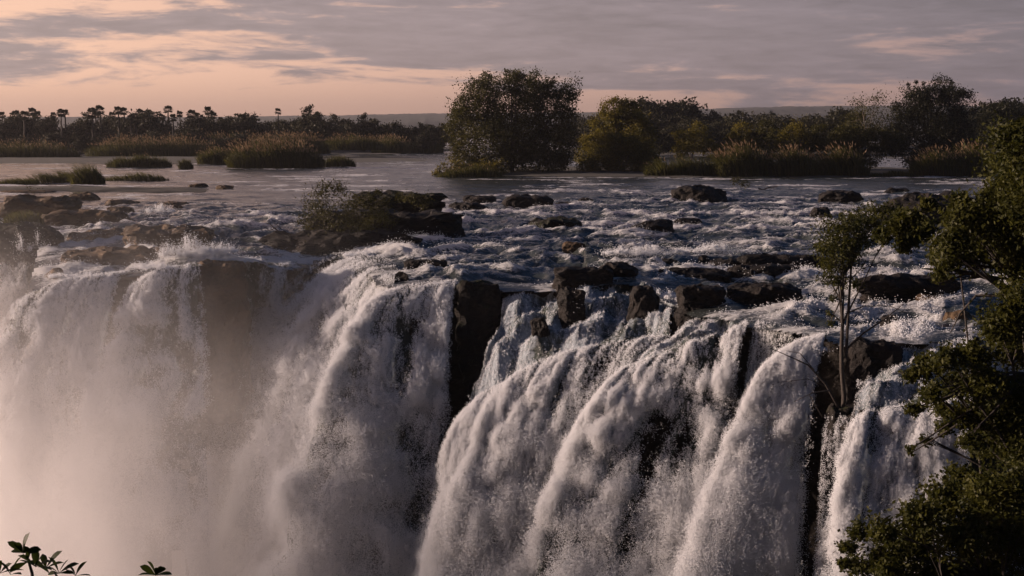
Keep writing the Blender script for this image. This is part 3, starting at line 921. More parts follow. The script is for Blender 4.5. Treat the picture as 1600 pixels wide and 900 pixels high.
# low earth banks that carry the reeds and trees
def bank(name, label, x0, x1, y0, y1, h, seed):
    nx, ny = 60, 24
    X, Y = np.meshgrid(np.linspace(x0, x1, nx), np.linspace(y0, y1, ny))
    u = (X - x0) / (x1 - x0) * 2 - 1; v = (Y - y0) / (y1 - y0) * 2 - 1
    e = 1 - (np.abs(u) ** 3 + np.abs(v) ** 2.5) + 0.35 * fbm2(X / 9, Y / 6, 3, seed)
    Zv = np.clip(e, -0.8, 1) * h + 0.06 * fbm2(X / 1.5, Y / 1.5, 3, seed + 3)
    o = link(name, mesh_np(name, np.stack([X, Y, Zv], -1).reshape(-1, 3), grid_faces(ny, nx)), M_soil)
    tag(o, label, kind='structure')
    return o


def W(px, Y):
    return (px - 800) / F_PX * Y * 1.0


bank('island_ground', 'dark earth bank under the big central tree and right hand reeds', W(685, 262), W(1640, 262), 262, 330, 0.5, 3)
bank('left_bank_ground', 'low brown bank lying across the left river', -96, -43, 205, 217, 0.6, 9)
bank('far_island_ground', 'dark ground under the far left palms', W(-300, 470), W(700, 470), 440, 640, 1.2, 5)
bank('reed_island_ground', 'low ground under the left reed beds', W(-200, 380), W(690, 380), 350, 432, 0.25, 15)
bank('far_right_ground', 'dark ground under the far right trees', W(880, 480), W(2100, 480), 400, 700, 1.2, 6)

gx_, gy_ = np.meshgrid(np.linspace(-2600, 2600, 90), np.linspace(1000, 3400, 40))
gz_ = 1.2 + 1.0 * fbm2(gx_ / 200, gy_ / 200, 3, 4)
tag(link('ground', mesh_np('ground', np.stack([gx_, gy_, gz_], -1).reshape(-1, 3), grid_faces(40, 90)), M_soil), 'flat wooded plain reaching to the distant hills', kind='structure')

# distant wooded hills
hx, hv = np.meshgrid(np.linspace(-2000, 2000, 1100), np.linspace(0, 1, 30))
prof = np.interp(hx[0], [W(p, 3050) for p in (-600, 0, 300, 400, 520, 640, 760, 900, 1000, 1100, 1200, 1300, 1420, 1530, 1600, 2000)],
                 [24, 22, 22, 24, 26, 30, 32, 32, 36, 40, 44, 47, 48, 48, 46, 40])
hz = (prof[None, :] + 1.2 * fbm2(hx / 60, hx * 0, 3, 7)) * np.sin(np.clip(hv * 1.25, 0, 1) * PI / 2) ** 0.7
hz += (1.6 * np.abs(fbm2(hx / 11, hv * 40, 3, 17)) + 0.5) * sstep(0, 0.1, hv)
hy = 2900 + hv * 500 + 40 * fbm2(hx / 300, hv * 2, 2, 23)
M_hill = plain('hill_forest', (0.024, 0.024, 0.020), 0.95, 0.05)
hills = link('hills', mesh_np('hills', np.stack([hx, hy, hz], -1).reshape(-1, 3), grid_faces(30, 1100)), M_hill)
tag(hills, 'low wooded hills fading into haze on the horizon', kind='structure')

# near rim and slope on the camera side of the gorge
nx_, ny_ = np.meshgrid(np.linspace(-40, 60, 200), np.concatenate([np.linspace(-14, 56, 150)]))
edge = 7.5 + 40 * sstep(4.5, 12, nx_ - 0.10 * ny_) + 1.5 * fbm2(nx_ / 6, ny_ * 0, 3, 5)
nz_ = np.minimum(8.4, 10 - 0.43 * ny_ + 0.10) + 0.30 * np.maximum(0, nx_ - 0.30 * ny_ - 3.0)
nz_ = np.minimum(nz_, 8.4 + 0.25 * np.maximum(0, nx_ - 5))
nz_ = nz_ - 6.0 * np.maximum(0, ny_ - edge) + 0.18 * fbm2(nx_ / 1.6, ny_ / 1.6, 4, 8)
nz_ = np.maximum(nz_, -31)
near_g = link('near_slope', mesh_np('near_slope', np.stack([nx_, ny_, nz_], -1).reshape(-1, 3), grid_faces(150, 200)), M_soil)
tag(near_g, 'dark earth slope under the foliage on the near side of the gorge', kind='structure')


def near_z(x, y):
    e = 7.5 + 40 * sstep(4.5, 12, x - 0.10 * y)
    z = min(8.4, 10 - 0.43 * y + 0.10) + 0.30 * max(0, x - 0.30 * y - 3.0)
    z = min(z, 8.4 + 0.25 * max(0, x - 5)) - 6.0 * max(0, y - e)
    return z

# ------------------------------------------------------------------ vegetation
def leaf_quads(cen, size, r, aspect=0.5, droop=None, tint=None):
    n = len(cen)
    a = r.normal(0, 1, (n, 3)); a /= np.linalg.norm(a, axis=1, keepdims=True)
    if droop is not None:
        a = a * 0.6 + np.asarray(droop); a /= np.linalg.norm(a, axis=1, keepdims=True)
    b = np.cross(a, r.normal(0, 1, (n, 3))); b /= np.linalg.norm(b, axis=1, keepdims=True) + 1e-9
    sz = (size * r.uniform(0.4, 1.55, n))[:, None]
    v = np.stack([cen - a * sz * 0.5, cen + b * sz * 0.5 * aspect - a * sz * 0.08, cen + a * sz * 0.5, cen - b * sz * 0.5 * aspect - a * sz * 0.08], 1).reshape(-1, 3)
    f = np.arange(4 * n).reshape(n, 4)
    if tint is None:
        tint = r.random(n)
    return v, f, np.repeat(tint, 4)


def crown_points(blobs, n, r, clump=26, shell=0.62, sub=0.20, flat=0.85):
    """leaf positions spread in uneven sub-clumps through the given blobs; also a tint per leaf"""
    blobs = np.asarray(blobs, float)
    wgt = blobs[:, 3] ** 2; wgt /= wgt.sum()
    P, T = [], []
    for b, wk in zip(blobs, wgt):
        k = max(5, int(clump * r.uniform(0.7, 1.3)))
        d = r.normal(0, 1, (k, 3)); d /= np.linalg.norm(d, axis=1, keepdims=True)
        rad = r.uniform(shell, 1.0, (k, 1)) * b[3]
        cc = b[:3] + d * rad * np.array([1, 1, flat])
        cs = b[3] * sub * r.uniform(0.6, 1.5, k)
        m = max(8, int(n * wk))
        idx = r.integers(0, k, m)
        P.append(cc[idx] + r.normal(0, 1, (m, 3)) * cs[idx][:, None] * np.array([1, 1, 0.75]))
        T.append(np.clip(r.random(k)[idx] * 0.6 + r.random(m) * 0.4, 0, 1))
    return np.concatenate(P), np.concatenate(T)


def tree(name, label, cat, base, blobs, nleaf, lsize, mat, trunk_r=0.2, group=None, seed=1, bark=None, fork=0.3, clump=26, shell=0.55, sub=0.20, sides=6, trunk_top=None, aspect=0.5, droop=None, limbs=True, flat=0.85, extra=None):
    r = np.random.default_rng(seed)
    base = np.asarray(base, float)
    root = bpy.data.objects.new(name, None); root.location = base; C.objects.link(root)
    tag(root, label, cat, group)
    B = np.asarray([(*(np.asarray(b[:3]) - base), b[3]) for b in blobs], float)
    cen = np.average(B[:, :3], axis=0, weights=B[:, 3])
    top = np.asarray(trunk_top, float) - base if trunk_top is not None else cen * np.array([0.7, 0.7, 0]) + np.array([0, 0, cen[2] * 0.8])
    parts = []
    tp = curve((0, 0, -0.4), top, 8, wob=trunk_r * 0.6, r=r)
    parts.append(tube(tp, np.linspace(trunk_r * 1.15, trunk_r * 0.5, 8), sides))
    if limbs:
        for b in B:
            t = np.clip(fork + 0.5 * r.random(), 0, 0.95)
            k = int(t * 7)
            lp = curve(tp[k], b[:3] + np.array([0, 0, b[3] * 0.25]), 6, sag=b[3] * 0.15, wob=b[3] * 0.06, r=r)
            parts.append(tube(lp, np.linspace(trunk_r * 0.45, trunk_r * 0.08, 6), max(4, sides - 2)))
            for _ in range(3):
                e = b[:3] + r.normal(0, 0.55, 3) * b[3]
                parts.append(tube(curve(lp[3], e, 4, wob=b[3] * 0.05, r=r), np.linspace(trunk_r * 0.18, trunk_r * 0.04, 4), 4))
    for pth, r0, r1 in (extra or []):
        pth = np.asarray(pth, float) - base
        parts.append(tube(pth, np.linspace(r0, r1, len(pth)), 5))
    v, f = join(parts)
    link('trunk', mesh_np('trunk', v, f), bark or M_bark, root)
    P, T = crown_points(B, nleaf, r, clump, shell, sub, flat)
    v, f, t = leaf_quads(P, lsize, r, aspect, droop, T)
    link('crown', mesh_np('crown', v, f, smooth=False, attrs={'tint': t}), mat, root)
    return root


def pxblobs(Y, lst, jitter=2.0, seed=3):
    """crown blobs measured as (px, py, radius px) at depth Y"""
    r = np.random.default_rng(seed)
    out = []
    for px, py, pr in lst:
        Yj = Y + r.uniform(-1, 1) * jitter
        out.append((*at(px, py, Yj), pr * Yj / F_PX))
    return out


def copy_thing(root, loc, rz=0.0, sc=1.0, label=None):
    c = root.copy(); C.objects.link(c)
    c.location = loc; c.rotation_euler = (0, 0, rz); c.scale = (sc, sc, sc)
    if label:
        c['label'] = label
    for ch in root.children:
        d = ch.copy(); C.objects.link(d); d.parent = c
    return c


# big tree on the island
Yt = 284
tree('tree', 'biggest dark round headed tree standing alone on the island bank, left of centre right bushes', 'tree', at(800, 282, Yt),
     pxblobs(Yt, [(752, 142, 32), (800, 135, 30), (832, 140, 32), (872, 140, 30), (730, 168, 30), (775, 170, 40), (835, 175, 45), (880, 172, 24), (715, 200, 26), (760, 210, 42),
                  (815, 215, 48), (865, 215, 36), (728, 235, 30), (780, 248, 42), (840, 250, 42), (880, 245, 22), (745, 262, 28), (870, 262, 28), (893, 150, 14), (712, 178, 12), (808, 120, 14), (760, 122, 12)], 5.0),
     76000, 0.40, M_leaf_dark, 0.45, seed=5, clump=40, shell=0.35, sub=0.20)
tree('bush', 'low green scrub at the left foot of the biggest tree', 'bush', at(725, 280, 276),
     pxblobs(276, [(695, 268, 14), (715, 262, 18), (745, 266, 18), (775, 266, 16), (685, 274, 10)], 2.0), 5000, 0.35, M_leaf_olive, 0.08, seed=6)
tree('tree', 'sunlit olive tree with a two tier crown just right of the biggest tree', 'tree', at(962, 275, 295),
     pxblobs(295, [(960, 170, 22), (985, 178, 24), (945, 192, 24), (975, 205, 34), (1000, 205, 24), (925, 222, 22), (955, 232, 30), (1000, 235, 28), (915, 245, 18)], 4), 38000, 0.36, M_leaf_olive, 0.3, seed=7)
tree('bush', 'dark rounded bush in front of the two tier olive tree', 'bush', at(975, 278, 287),
     pxblobs(287, [(960, 225, 22), (990, 228, 24), (940, 248, 24), (975, 250, 34), (1010, 252, 24), (920, 262, 16), (1020, 265, 16)], 3), 30000, 0.34, M_leaf_olive, 0.2, seed=8)
tree('bush', 'small twin peaked yellow green bush right of the dark rounded bush', 'bush', at(1080, 268, 300),
     pxblobs(300, [(1092, 205, 16), (1062, 213, 12), (1085, 222, 20), (1105, 228, 14), (1065, 235, 14)], 2), 7000, 0.34, M_leaf_olive, 0.15, seed=9)
tree('tree', 'great dark vine draped tree with knobbed top at upper right', 'tree', at(1455, 262, 292),
     pxblobs(292, [(1435, 150, 26), (1470, 145, 28), (1500, 152, 20), (1425, 175, 30), (1465, 175, 38), (1500, 180, 26), (1415, 205, 30), (1460, 215, 44), (1502, 212, 28), (1400, 230, 24), (1440, 240, 30), (1490, 240, 30),
                  (1431, 128, 4), (1443, 130, 3.5), (1419, 132, 4), (1487, 130, 4)], 4.0), 52000, 0.37, M_leaf_black, 0.5, seed=10, shell=0.35)
tree('tree', 'sparse half bare tree with pale twigs left of the vine draped tree', 'tree', at(1360, 262, 290),
     pxblobs(290, [(1345, 165, 20), (1370, 155, 18), (1335, 180, 22), (1360, 185, 28), (1325, 195, 18), (1385, 185, 16)], 3), 2600, 0.34, M_leaf_dark, 0.18, seed=12, bark=M_bark_pale, shell=0.3, sub=0.3)
tree('bush', 'brownish thicket below the sparse half bare tree', 'bush', at(1345, 265, 286),
     pxblobs(286, [(1310, 215, 20), (1340, 212, 22), (1370, 218, 24), (1395, 225, 20), (1325, 238, 20), (1360, 245, 22)], 3), 18000, 0.34, M_leaf_dark, 0.12, seed=13)
tree('tree', 'dark tree behind the right hand foliage at the picture edge', 'tree', at(1570, 262, 320),
     pxblobs(320, [(1575, 168, 18), (1545, 180, 20), (1590, 182, 24), (1530, 198, 22), (1565, 205, 30), (1610, 200, 30), (1545, 225, 24), (1590, 228, 26)], 4), 28000, 0.38, M_leaf_black, 0.35, seed=14)
for k, (px, py, pr, lab) in enumerate([(1160, 205, 16, 'brownish bush at the left end of the right hand reeds'), (1200, 202, 18, 'olive bush behind the pale plumed reeds'),
                                       (1240, 205, 18, 'dark bush in a gap of the right hand reeds'), (1282, 208, 18, 'green bush behind the right hand reed fringe'), (1128, 238, 16, 'low scrub beside the dark rounded bush')]):
    tree('bush', lab, 'bush', at(px, 262, 300 - 3 * k), pxblobs(300 - 3 * k, [(px, py, pr), (px - 14, py + 14, pr * 0.9), (px + 15, py + 16, pr * 0.9), (px, py + 34, pr * 1.1)], 2, k), 5200, 0.34,
         (M_leaf_olive, M_leaf_dark)[k % 2], 0.1, seed=30 + k)

# distant round trees: prototypes and copies
protos = []
for k in range(5):
    r = np.random.default_rng(60 + k)
    bl = [(r.normal(0, 2.0), r.normal(0, 2.0), 5.2 + r.normal(0, 0.9), r.uniform(1.6, 2.7)) for _ in range(6)] + [(r.normal(0, 2.4), r.normal(0, 2), 2.6, 2.4) for _ in range(3)]
    protos.append(tree('tree', 'hazy dark round tree in the far background woods', 'tree', (0, 0, 0), bl, 6500, 0.55, M_far_leaf, 0.25, 'trees of the far background woods', 70 + k, clump=20, sub=0.22))
PH = 8.3                                          # prototype height
spots = []
r = np.random.default_rng(99)
LW = 'dark hazy tree in the wall of woods under the far left palms'
LS = 'low dusky thicket at the foot of the far left woods'
for px in np.arange(-60, 380, 15):                # wall of trees under the palms
    spots.append((px + r.normal(0, 5), 190 + r.normal(0, 6) - (4 if px < 240 else -2), r.uniform(475, 530), LW, 'trees of the far left woods'))
for px in np.arange(-60, 400, 22):                # lower shrubs in front of them
    spots.append((px + r.normal(0, 6), 212 + r.normal(0, 4), r.uniform(450, 462), LS, 'thickets before the far left woods'))
LM = 'faint low tree in the gaps between the round trees left of the biggest tree'
RM = 'hazy background tree in the woods right of the biggest tree'
RL = 'low dark tree at the front of the woods right of the biggest tree'
spots += [(352, 186, 490, 'dark tree ending the far left woods on their right side', None), (380, 178, 500, 'broad dark tree halfway between the far left palms and the lone palm', None), (402, 188, 500, LM, 'M'), (425, 190, 520, LM, 'M'),
          (452, 188, 510, LM, 'M'), (478, 173, 490, 'tallest dome shaped dark tree just right of the lone palm', None), (500, 186, 490, 'lower shoulder tree on the right of the dome shaped dark tree', None), (530, 184, 540, 'paler hazy tree between the two dark dome shaped trees', None),
          (547, 192, 520, LM, 'M'), (568, 184, 488, 'round dark tree standing alone against the distant hill', None), (520, 196, 510, LM, 'M'), (600, 196, 580, LM, 'M'), (620, 190, 488, 'small flat topped dark tree left of the biggest tree', None),
          (640, 200, 580, LM, 'M'), (660, 197, 490, 'dark spreading tree close to the left side of the biggest tree', None), (676, 195, 500, LM, 'M'), (688, 198, 505, LM, 'M'), (655, 206, 480, LM, 'M'), (583, 198, 540, LM, 'M'), (608, 204, 500, LM, 'M'), (440, 198, 540, LM, 'M')]
spots += [(1012, 158, 520, 'first of three tall hazy trees right of the two tier olive tree', None), (1040, 160, 525, 'middle one of three tall hazy trees right of the two tier olive tree', None), (1066, 159, 520, 'right one of three tall hazy trees right of the two tier olive tree', None),
          (1148, 168, 480, 'dark dome shaped tree alone before the distant hill at right', None)]
for t in [(1000, 178, 480), (1040, 180, 480), (1080, 180, 470), (1100, 176, 560), (1118, 180, 520), (1135, 188, 500), (1190, 178, 600), (1210, 182, 560), (1235, 176, 520), (1255, 180, 540), (1280, 174, 500), (1300, 170, 470), (1320, 172, 480),
          (1530, 172, 480), (1560, 160, 470), (1590, 158, 480), (1620, 162, 470), (1510, 180, 450), (920, 190, 560), (905, 178, 520), (935, 182, 520), (985, 186, 540), (890, 192, 540)]:
    spots.append((*t, RM, 'hazy trees of the right hand woods'))
for t in [(1165, 186, 470), (1185, 190, 440), (1225, 190, 430), (1265, 190, 430), (1310, 188, 430), (1100, 196, 430), (1145, 198, 420), (1060, 196, 420), (1020, 200, 420), (970, 190, 440)]:
    spots.append((*t, RL, 'low trees before the right hand woods'))
for i, (px, py, Y, lab, grp) in enumerate(spots):
    t = at(px, py, Y)
    sc = max(0.25, (t[2] - 0.6) / PH)
    loc = (t[0], Y, 0.6)
    if i < 5:
        o = protos[i]; o.location = loc; o.scale = (sc,) * 3; o.rotation_euler = (0, 0, r.uniform(0, 6.28))
    else:
        o = copy_thing(protos[r.integers(0, 5)], loc, r.uniform(0, 6.28), sc)
    if 'group' in o:
        del o['group']
    tag(o, lab, None, 'low trees left of the biggest tree' if grp == 'M' else (grp or 'trees of the far background'))


def palm(seed, label, group):
    r = np.random.default_rng(seed)
    root = bpy.data.objects.new('palm_tree', None); C.objects.link(root)
    tag(root, label, 'palm tree', group)
    H = 11.0
    tp = curve((0, 0, -0.4), (r.normal(0, 0.3), r.normal(0, 0.3), H), 9, wob=0.1, r=r)
    v, f = tube(tp, np.array([0.26, 0.22, 0.2, 0.2, 0.22, 0.25, 0.24, 0.2, 0.16]), 7)
    link('trunk', mesh_np('trunk', v, f), M_bark, root)
    vs, fs, ts, o = [], [], [], 0
    for k in range(34):                            # fan leaves on stalks
        az = r.uniform(0, 2 * PI); el = r.uniform(-0.75, 1.35)
        d = np.array([math.cos(az) * math.cos(el), math.sin(az) * math.cos(el), math.sin(el)])
        c = tp[-1] + d * r.uniform(0.5, 0.95)
        sdir = np.cross(d, [0, 0, 1.0]); sdir /= np.linalg.norm(sdir) + 1e-6
        up = np.cross(sdir, d)
        R_ = r.uniform(0.6, 0.9)
        for q in np.linspace(-1.5, 1.5, 9):        # segments of the fan
            e = d * math.cos(q) + sdir * math.sin(q)
            t_ = c + e * R_ + up * (-0.12 + 0.05 * r.normal())
            wv = (sdir * math.cos(q) - d * math.sin(q)) * 0.19
            vs += [c - 0.0 * wv, c + e * R_ * 0.55 + wv, t_, c + e * R_ * 0.55 - wv]
            fs.append([o, o + 1, o + 2, o + 3]); o += 4
            ts += [r.random()] * 4
    link('crown', mesh_np('crown', np.array(vs), np.array(fs), False, {'tint': ts}), M_far_leaf, root)
    return root


PG = 'palms above the far left woods'
pl = [(3, 178), (20, 175), (35, 174), (52, 172), (58, 176), (95, 170), (104, 174), (84, 176), (143, 170), (158, 169), (152, 176), (186, 166), (193, 172), (178, 176), (205, 178), (221, 174), (232, 174), (215, 180), (262, 169), (254, 178), (270, 178),
      (283, 176), (297, 174), (311, 176), (325, 171), (334, 176), (-20, 174), (344, 186)]
pp = [palm(200 + k, 'fan palm raising a tufted head above the far left woods', PG) for k in range(4)]
for i, (px, py) in enumerate(pl):
    Y = 500 + 25 * math.sin(i * 2.1)
    t = at(px, py + (i % 3) * 2, Y)
    sc = 1.0 + 0.5 * ((i * 13) % 7) / 6
    loc = (t[0], Y, t[2] - 11.6 * sc)
    if i < 4:
        pp[i].location = loc; pp[i].scale = (sc,) * 3
    else:
        copy_thing(pp[i % 4], loc, i * 1.7, sc)
lone = palm(260, 'lone slender palm standing high above the woods left of centre', PG)
t = at(435, 175, 500); lone.location = (t[0], 500, t[2] - 11.0 * 1.05); lone.scale = (0.9, 0.9, 1.05)

# reeds and grass
def reeds(label, px0, px1, top, base, Y=None, n=1500, plume=0.25, lean=(-0.25, 0.0), width=0.07, mat=None, name='reed_clump', cat='reeds', depth=6.0, profile=0.6, seed=1, group='reed clumps in the river', rnd=0.24):
    r = np.random.default_rng(seed + abs(int(px0)) * 3 + int(top))
    pm = (px0 + px1) / 2
    b = at(pm, base, Y) if Y else on_plane(pm, base, 0.0)
    Y = b[1]
    w_ = (px1 - px0) * Y / F_PX
    h = (base - top) * Y / F_PX
    root = bpy.data.objects.new(name, None); root.location = b; C.objects.link(root)
    tag(root, label, cat, group)
    u = r.uniform(-1, 1, n); vv = r.uniform(0, 1, n)
    keep = np.abs(u) ** 2.5 + np.abs(vv * 2 - 1) ** 3 < 1.05
    u, vv = u[keep], vv[keep]; n = len(u)
    x = u * w_ / 2; y = vv * depth
    hs = h * (1 - profile * np.abs(u) ** 3) * (0.78 + 0.42 * perlin2(x / 3.1, y / 3.1, seed)) * r.uniform(0.55, 1.08, n)
    ln = np.stack([lean[0] + r.normal(0, rnd, n) + 0.18 * u, lean[1] + r.normal(0, rnd, n), np.ones(n)], 1)
    p0 = np.stack([x, y, np.full(n, -0.15)], 1)
    p1 = p0 + ln * np.array([0.45, 0.45, 1]) * (hs * 0.55)[:, None]
    p2 = p1 + (ln * np.array([1.5, 1.5, 1]) * (hs * 0.45)[:, None])
    a = r.uniform(0, PI, n)
    s_ = np.stack([np.cos(a), np.sin(a), 0 * a], 1) * (width * r.uniform(0.6, 1.3, n))[:, None]
    V = np.stack([p0 - s_ * 0.6, p0 + s_ * 0.6, p1 + s_, p1 - s_, p2], 1).reshape(-1, 3)
    k = np.arange(n) * 5
    q = np.stack([k, k + 1, k + 2, k + 3], 1); tri = np.stack([k + 3, k + 2, k + 4], 1)
    # side leaves
    m = n
    li = r.integers(0, n, m); fr = r.uniform(0.3, 1.0, m)[:, None]
    lc = p0[li] * (1 - fr) + p2[li] * fr
    t = np.repeat(r.random(n), 5)
    link('blades', mesh_np('blades', V, [q, tri], False, {'tint': t}), mat or M_reed, root)['kind'] = 'stuff'
    lv, lf, lt = leaf_quads(lc, 0.09 * h, r, 0.16, (lean[0], 0, 0.5))
    link('leaf_mass', mesh_np('leaf_mass', lv, lf, False, {'tint': lt}), mat or M_reed, root)['kind'] = 'stuff'
    if plume:
        tall = np.where((hs > np.percentile(hs, 45)) & (r.random(n) < plume))[0]
        d = p2[tall] - p1[tall]; d /= np.linalg.norm(d, axis=1, keepdims=True)
        L = (0.085 * h * r.uniform(0.7, 1.3, len(tall)))[:, None]
        parts = []
        for j in range(2):
            a = r.uniform(0, PI, len(tall)); s2 = np.stack([np.cos(a), np.sin(a), 0 * a], 1) * L * 0.17
            c = p2[tall]
            parts.append(np.stack([c - d * L * 0.3, c + s2 + d * L * 0.2, c + d * L + s2 * 0.2, c - s2 + d * L * 0.2], 1).reshape(-1, 3))
        PV = np.concatenate(parts)
        link('plumes', mesh_np('plumes', PV, np.arange(len(PV)).reshape(-1, 4), False, {'tint': r.random(len(PV))}), M_plume, root)['kind'] = 'stuff'
    return root


reeds('pink topped reed bed at the far left edge', -60, 116, 216, 247, n=3200, plume=0.3, depth=12)
reeds('tawny plumed reed bed behind the left channel, its right end darker', 128, 340, 210, 245, n=4200, plume=0.5, depth=12)
reeds('low rounded reeds behind the tawny plumed bed at its right', 250, 420, 203, 236, Y=455, n=3000, plume=0.3, depth=14)
reeds('plain green sedge clump in front of the tawny bed', 163, 262, 236, 262, n=2200, plume=0.04, depth=6)
reeds('tiny sedge tuft alone in the water', 278, 300, 243, 264, n=350, plume=0, depth=2)
reeds('green reed clump at the left end of the central reeds', 305, 368, 224, 257, n=1800, plume=0.15, depth=7)
reeds('biggest reed clump in the river with two pale plume patches', 352, 502, 214, 263, n=4600, plume=0.35, depth=8)
reeds('small sedge patch trailing off the right end of the biggest reed clump', 496, 554, 236, 261, n=900, plume=0.0, depth=4)
reeds('long band of tawny reeds behind the biggest reed clump', 390, 512, 203, 240, Y=410, n=3600, plume=0.45, depth=10)
reeds('dark reed bed right of the long tawny band', 505, 600, 206, 234, Y=430, n=2600, plume=0.25, depth=10)
reeds('sunlit yellow green reed clump across the channel from the biggest tree', 580, 640, 206, 240, n=2000, plume=0.3, depth=7, mat=M_grass)
reeds('darker reed clump beside the yellow green one', 628, 692, 210, 239, n=1800, plume=0.12, depth=7)
for k, a in enumerate(((1120, 1210, 215, 275, 'tall brown reeds with scattered pale plumes on the island'), (1195, 1285, 222, 276, 'feathery pale plumed reeds in the middle of the island bank'),
                       (1280, 1362, 220, 276, 'left leaning plumed reeds beside the small inlet'), (1432, 1500, 224, 276, 'plumed reeds at the right side of the small inlet'),
                       (1490, 1560, 216, 276, 'tallest feathery reeds at the right end of the bank'))):
    reeds(a[4], *a[:4], Y=264 + k, n=2300, plume=0.2, depth=5, group='reeds on the island bank', lean=(-0.3, 0), width=0.06)
reeds('dark sedge fringe at the foot of the rounded bush', 1010, 1130, 236, 277, Y=266, n=2200, plume=0.03, depth=5, group='reeds on the island bank')
reeds('low dark sedge at the mouth of the small inlet', 1360, 1440, 262, 278, Y=264, n=900, plume=0, depth=4, group='reeds on the island bank')
reeds('wispy grass fringe at the left foot of the biggest tree', 680, 790, 252, 282, Y=262, n=1500, plume=0.08, depth=4, group='reeds on the island bank')
GL = 'grass tufts on the left bank'
reeds('tall left leaning grass tuft on the low left bank', 108, 160, 246, 288, n=900, plume=0, depth=3, lean=(-0.5, 0), mat=M_grass, name='grass_tuft', cat='grass', group=GL, width=0.05)
reeds('smaller wind bent tuft left of the tall grass tuft', 42, 96, 262, 287, n=500, plume=0, depth=3, lean=(-0.9, 0), mat=M_grass, name='grass_tuft', cat='grass', group=GL, width=0.05)
reeds('short grass behind the tall tuft, bending left', 78, 120, 258, 286, n=420, plume=0, depth=3, lean=(-0.7, 0), mat=M_grass, name='grass_tuft', cat='grass', group=GL, width=0.05)
reeds('low grass covering the right part of the left bank', 158, 262, 264, 283, n=900, plume=0, depth=3, lean=(-0.6, 0), mat=M_grass, name='grass_tuft', cat='grass', group=GL, width=0.05)
reeds('low grass at the left end of the left bank', -20, 60, 273, 288, n=600, plume=0, depth=3, lean=(-0.7, 0), mat=M_grass, name='grass_tuft', cat='grass', group=GL, width=0.05)
reeds('short grass capping the small hump above the left ledges', 104, 146, 296, 309, n=400, plume=0, depth=2, lean=(-0.5, 0), mat=M_grass, name='grass_tuft', cat='grass', group=GL, width=0.04)
reeds('green weeds clinging to the mossy left edge rock', 0, 62, 322, 352, Y=119, n=700, plume=0, depth=2, lean=(-0.2, 0), mat=M_grass, name='grass_tuft', cat='grass', group=GL, width=0.04)

# bushes on the rock island
tree('bush', 'leafy bush with bare upper twigs on the rock island', 'bush', at(520, 392, 121),
     pxblobs(121, [(500, 300, 18), (525, 295, 20), (545, 318, 22), (490, 325, 22), (515, 335, 28), (550, 345, 26), (480, 350, 20), (520, 365, 26), (480, 375, 18), (565, 365, 20)], 1.5), 6500, 0.17, M_leaf_dark, 0.06, seed=41, shell=0.3, sub=0.3,
     extra=[([at(520, 340, 121), at(508, 300, 121), at(500, 272, 121)], 0.04, 0.01), ([at(515, 320, 121), at(490, 295, 121), at(482, 280, 121)], 0.03, 0.008), ([at(528, 320, 121), at(540, 290, 121), at(548, 268, 121)], 0.03, 0.008),
            ([at(500, 345, 121), at(470, 315, 121), at(452, 300, 121)], 0.03, 0.008), ([at(530, 300, 121), at(523, 275, 121), at(526, 262, 121)], 0.03, 0.008)])
tree('bush', 'dark low bush right of the twiggy bush on the rock island', 'bush', at(580, 380, 123),
     pxblobs(123, [(575, 312, 14), (585, 335, 20), (575, 352, 18), (605, 345, 14), (592, 300, 8), (600, 318, 12)], 1), 3000, 0.16, M_leaf_dark, 0.05, seed=42, shell=0.3, sub=0.3)
tree('bush', 'small scrub growing on the upper ledge of the island', 'bush', at(660, 325, 138),
     pxblobs(138, [(640, 310, 12), (662, 314, 14), (625, 308, 9)], 1), 1100, 0.17, M_leaf_dark, 0.04, seed=43, shell=0.3, sub=0.3)
tree('fallen_branch', 'bare dead snag poking out at the left end of the rock island', 'branch', at(445, 362, 121), [(*at(455, 362, 121), 0.3)], 8, 0.1, M_leaf_dark, 0.06, seed=44, limbs=False, trunk_top=at(418, 348, 121),
     extra=[([at(432, 356, 121), at(420, 360, 121), at(412, 352, 121)], 0.05, 0.02), ([at(440, 358, 121), at(424, 344, 121)], 0.04, 0.015)])
tree('driftwood', 'stranded driftwood root with grass right of the large humped boulder', 'driftwood', at(1168, 296, 212), [(*at(1150, 282, 212), 0.8), (*at(1165, 286, 212), 0.8)], 500, 0.2, M_leaf_dark, 0.16, seed=45, limbs=False, trunk_top=at(1215, 291, 212),
     bark=M_bark_pale, extra=[([at(1185, 294, 212), at(1200, 300, 212), at(1222, 296, 212)], 0.12, 0.03), ([at(1165, 292, 212), at(1150, 284, 212), at(1142, 278, 212)], 0.08, 0.02)])
tree('bush', 'single bare twig bush on the far left jagged ledge', 'bush', at(52, 305, 150), [(*at(50, 296, 150), 0.5), (*at(64, 298, 150), 0.4)], 40, 0.16, M_leaf_dark, 0.025, seed=46,
     extra=[([at(52, 304, 150), at(44, 294, 150), at(40, 288, 150)], 0.02, 0.008)])

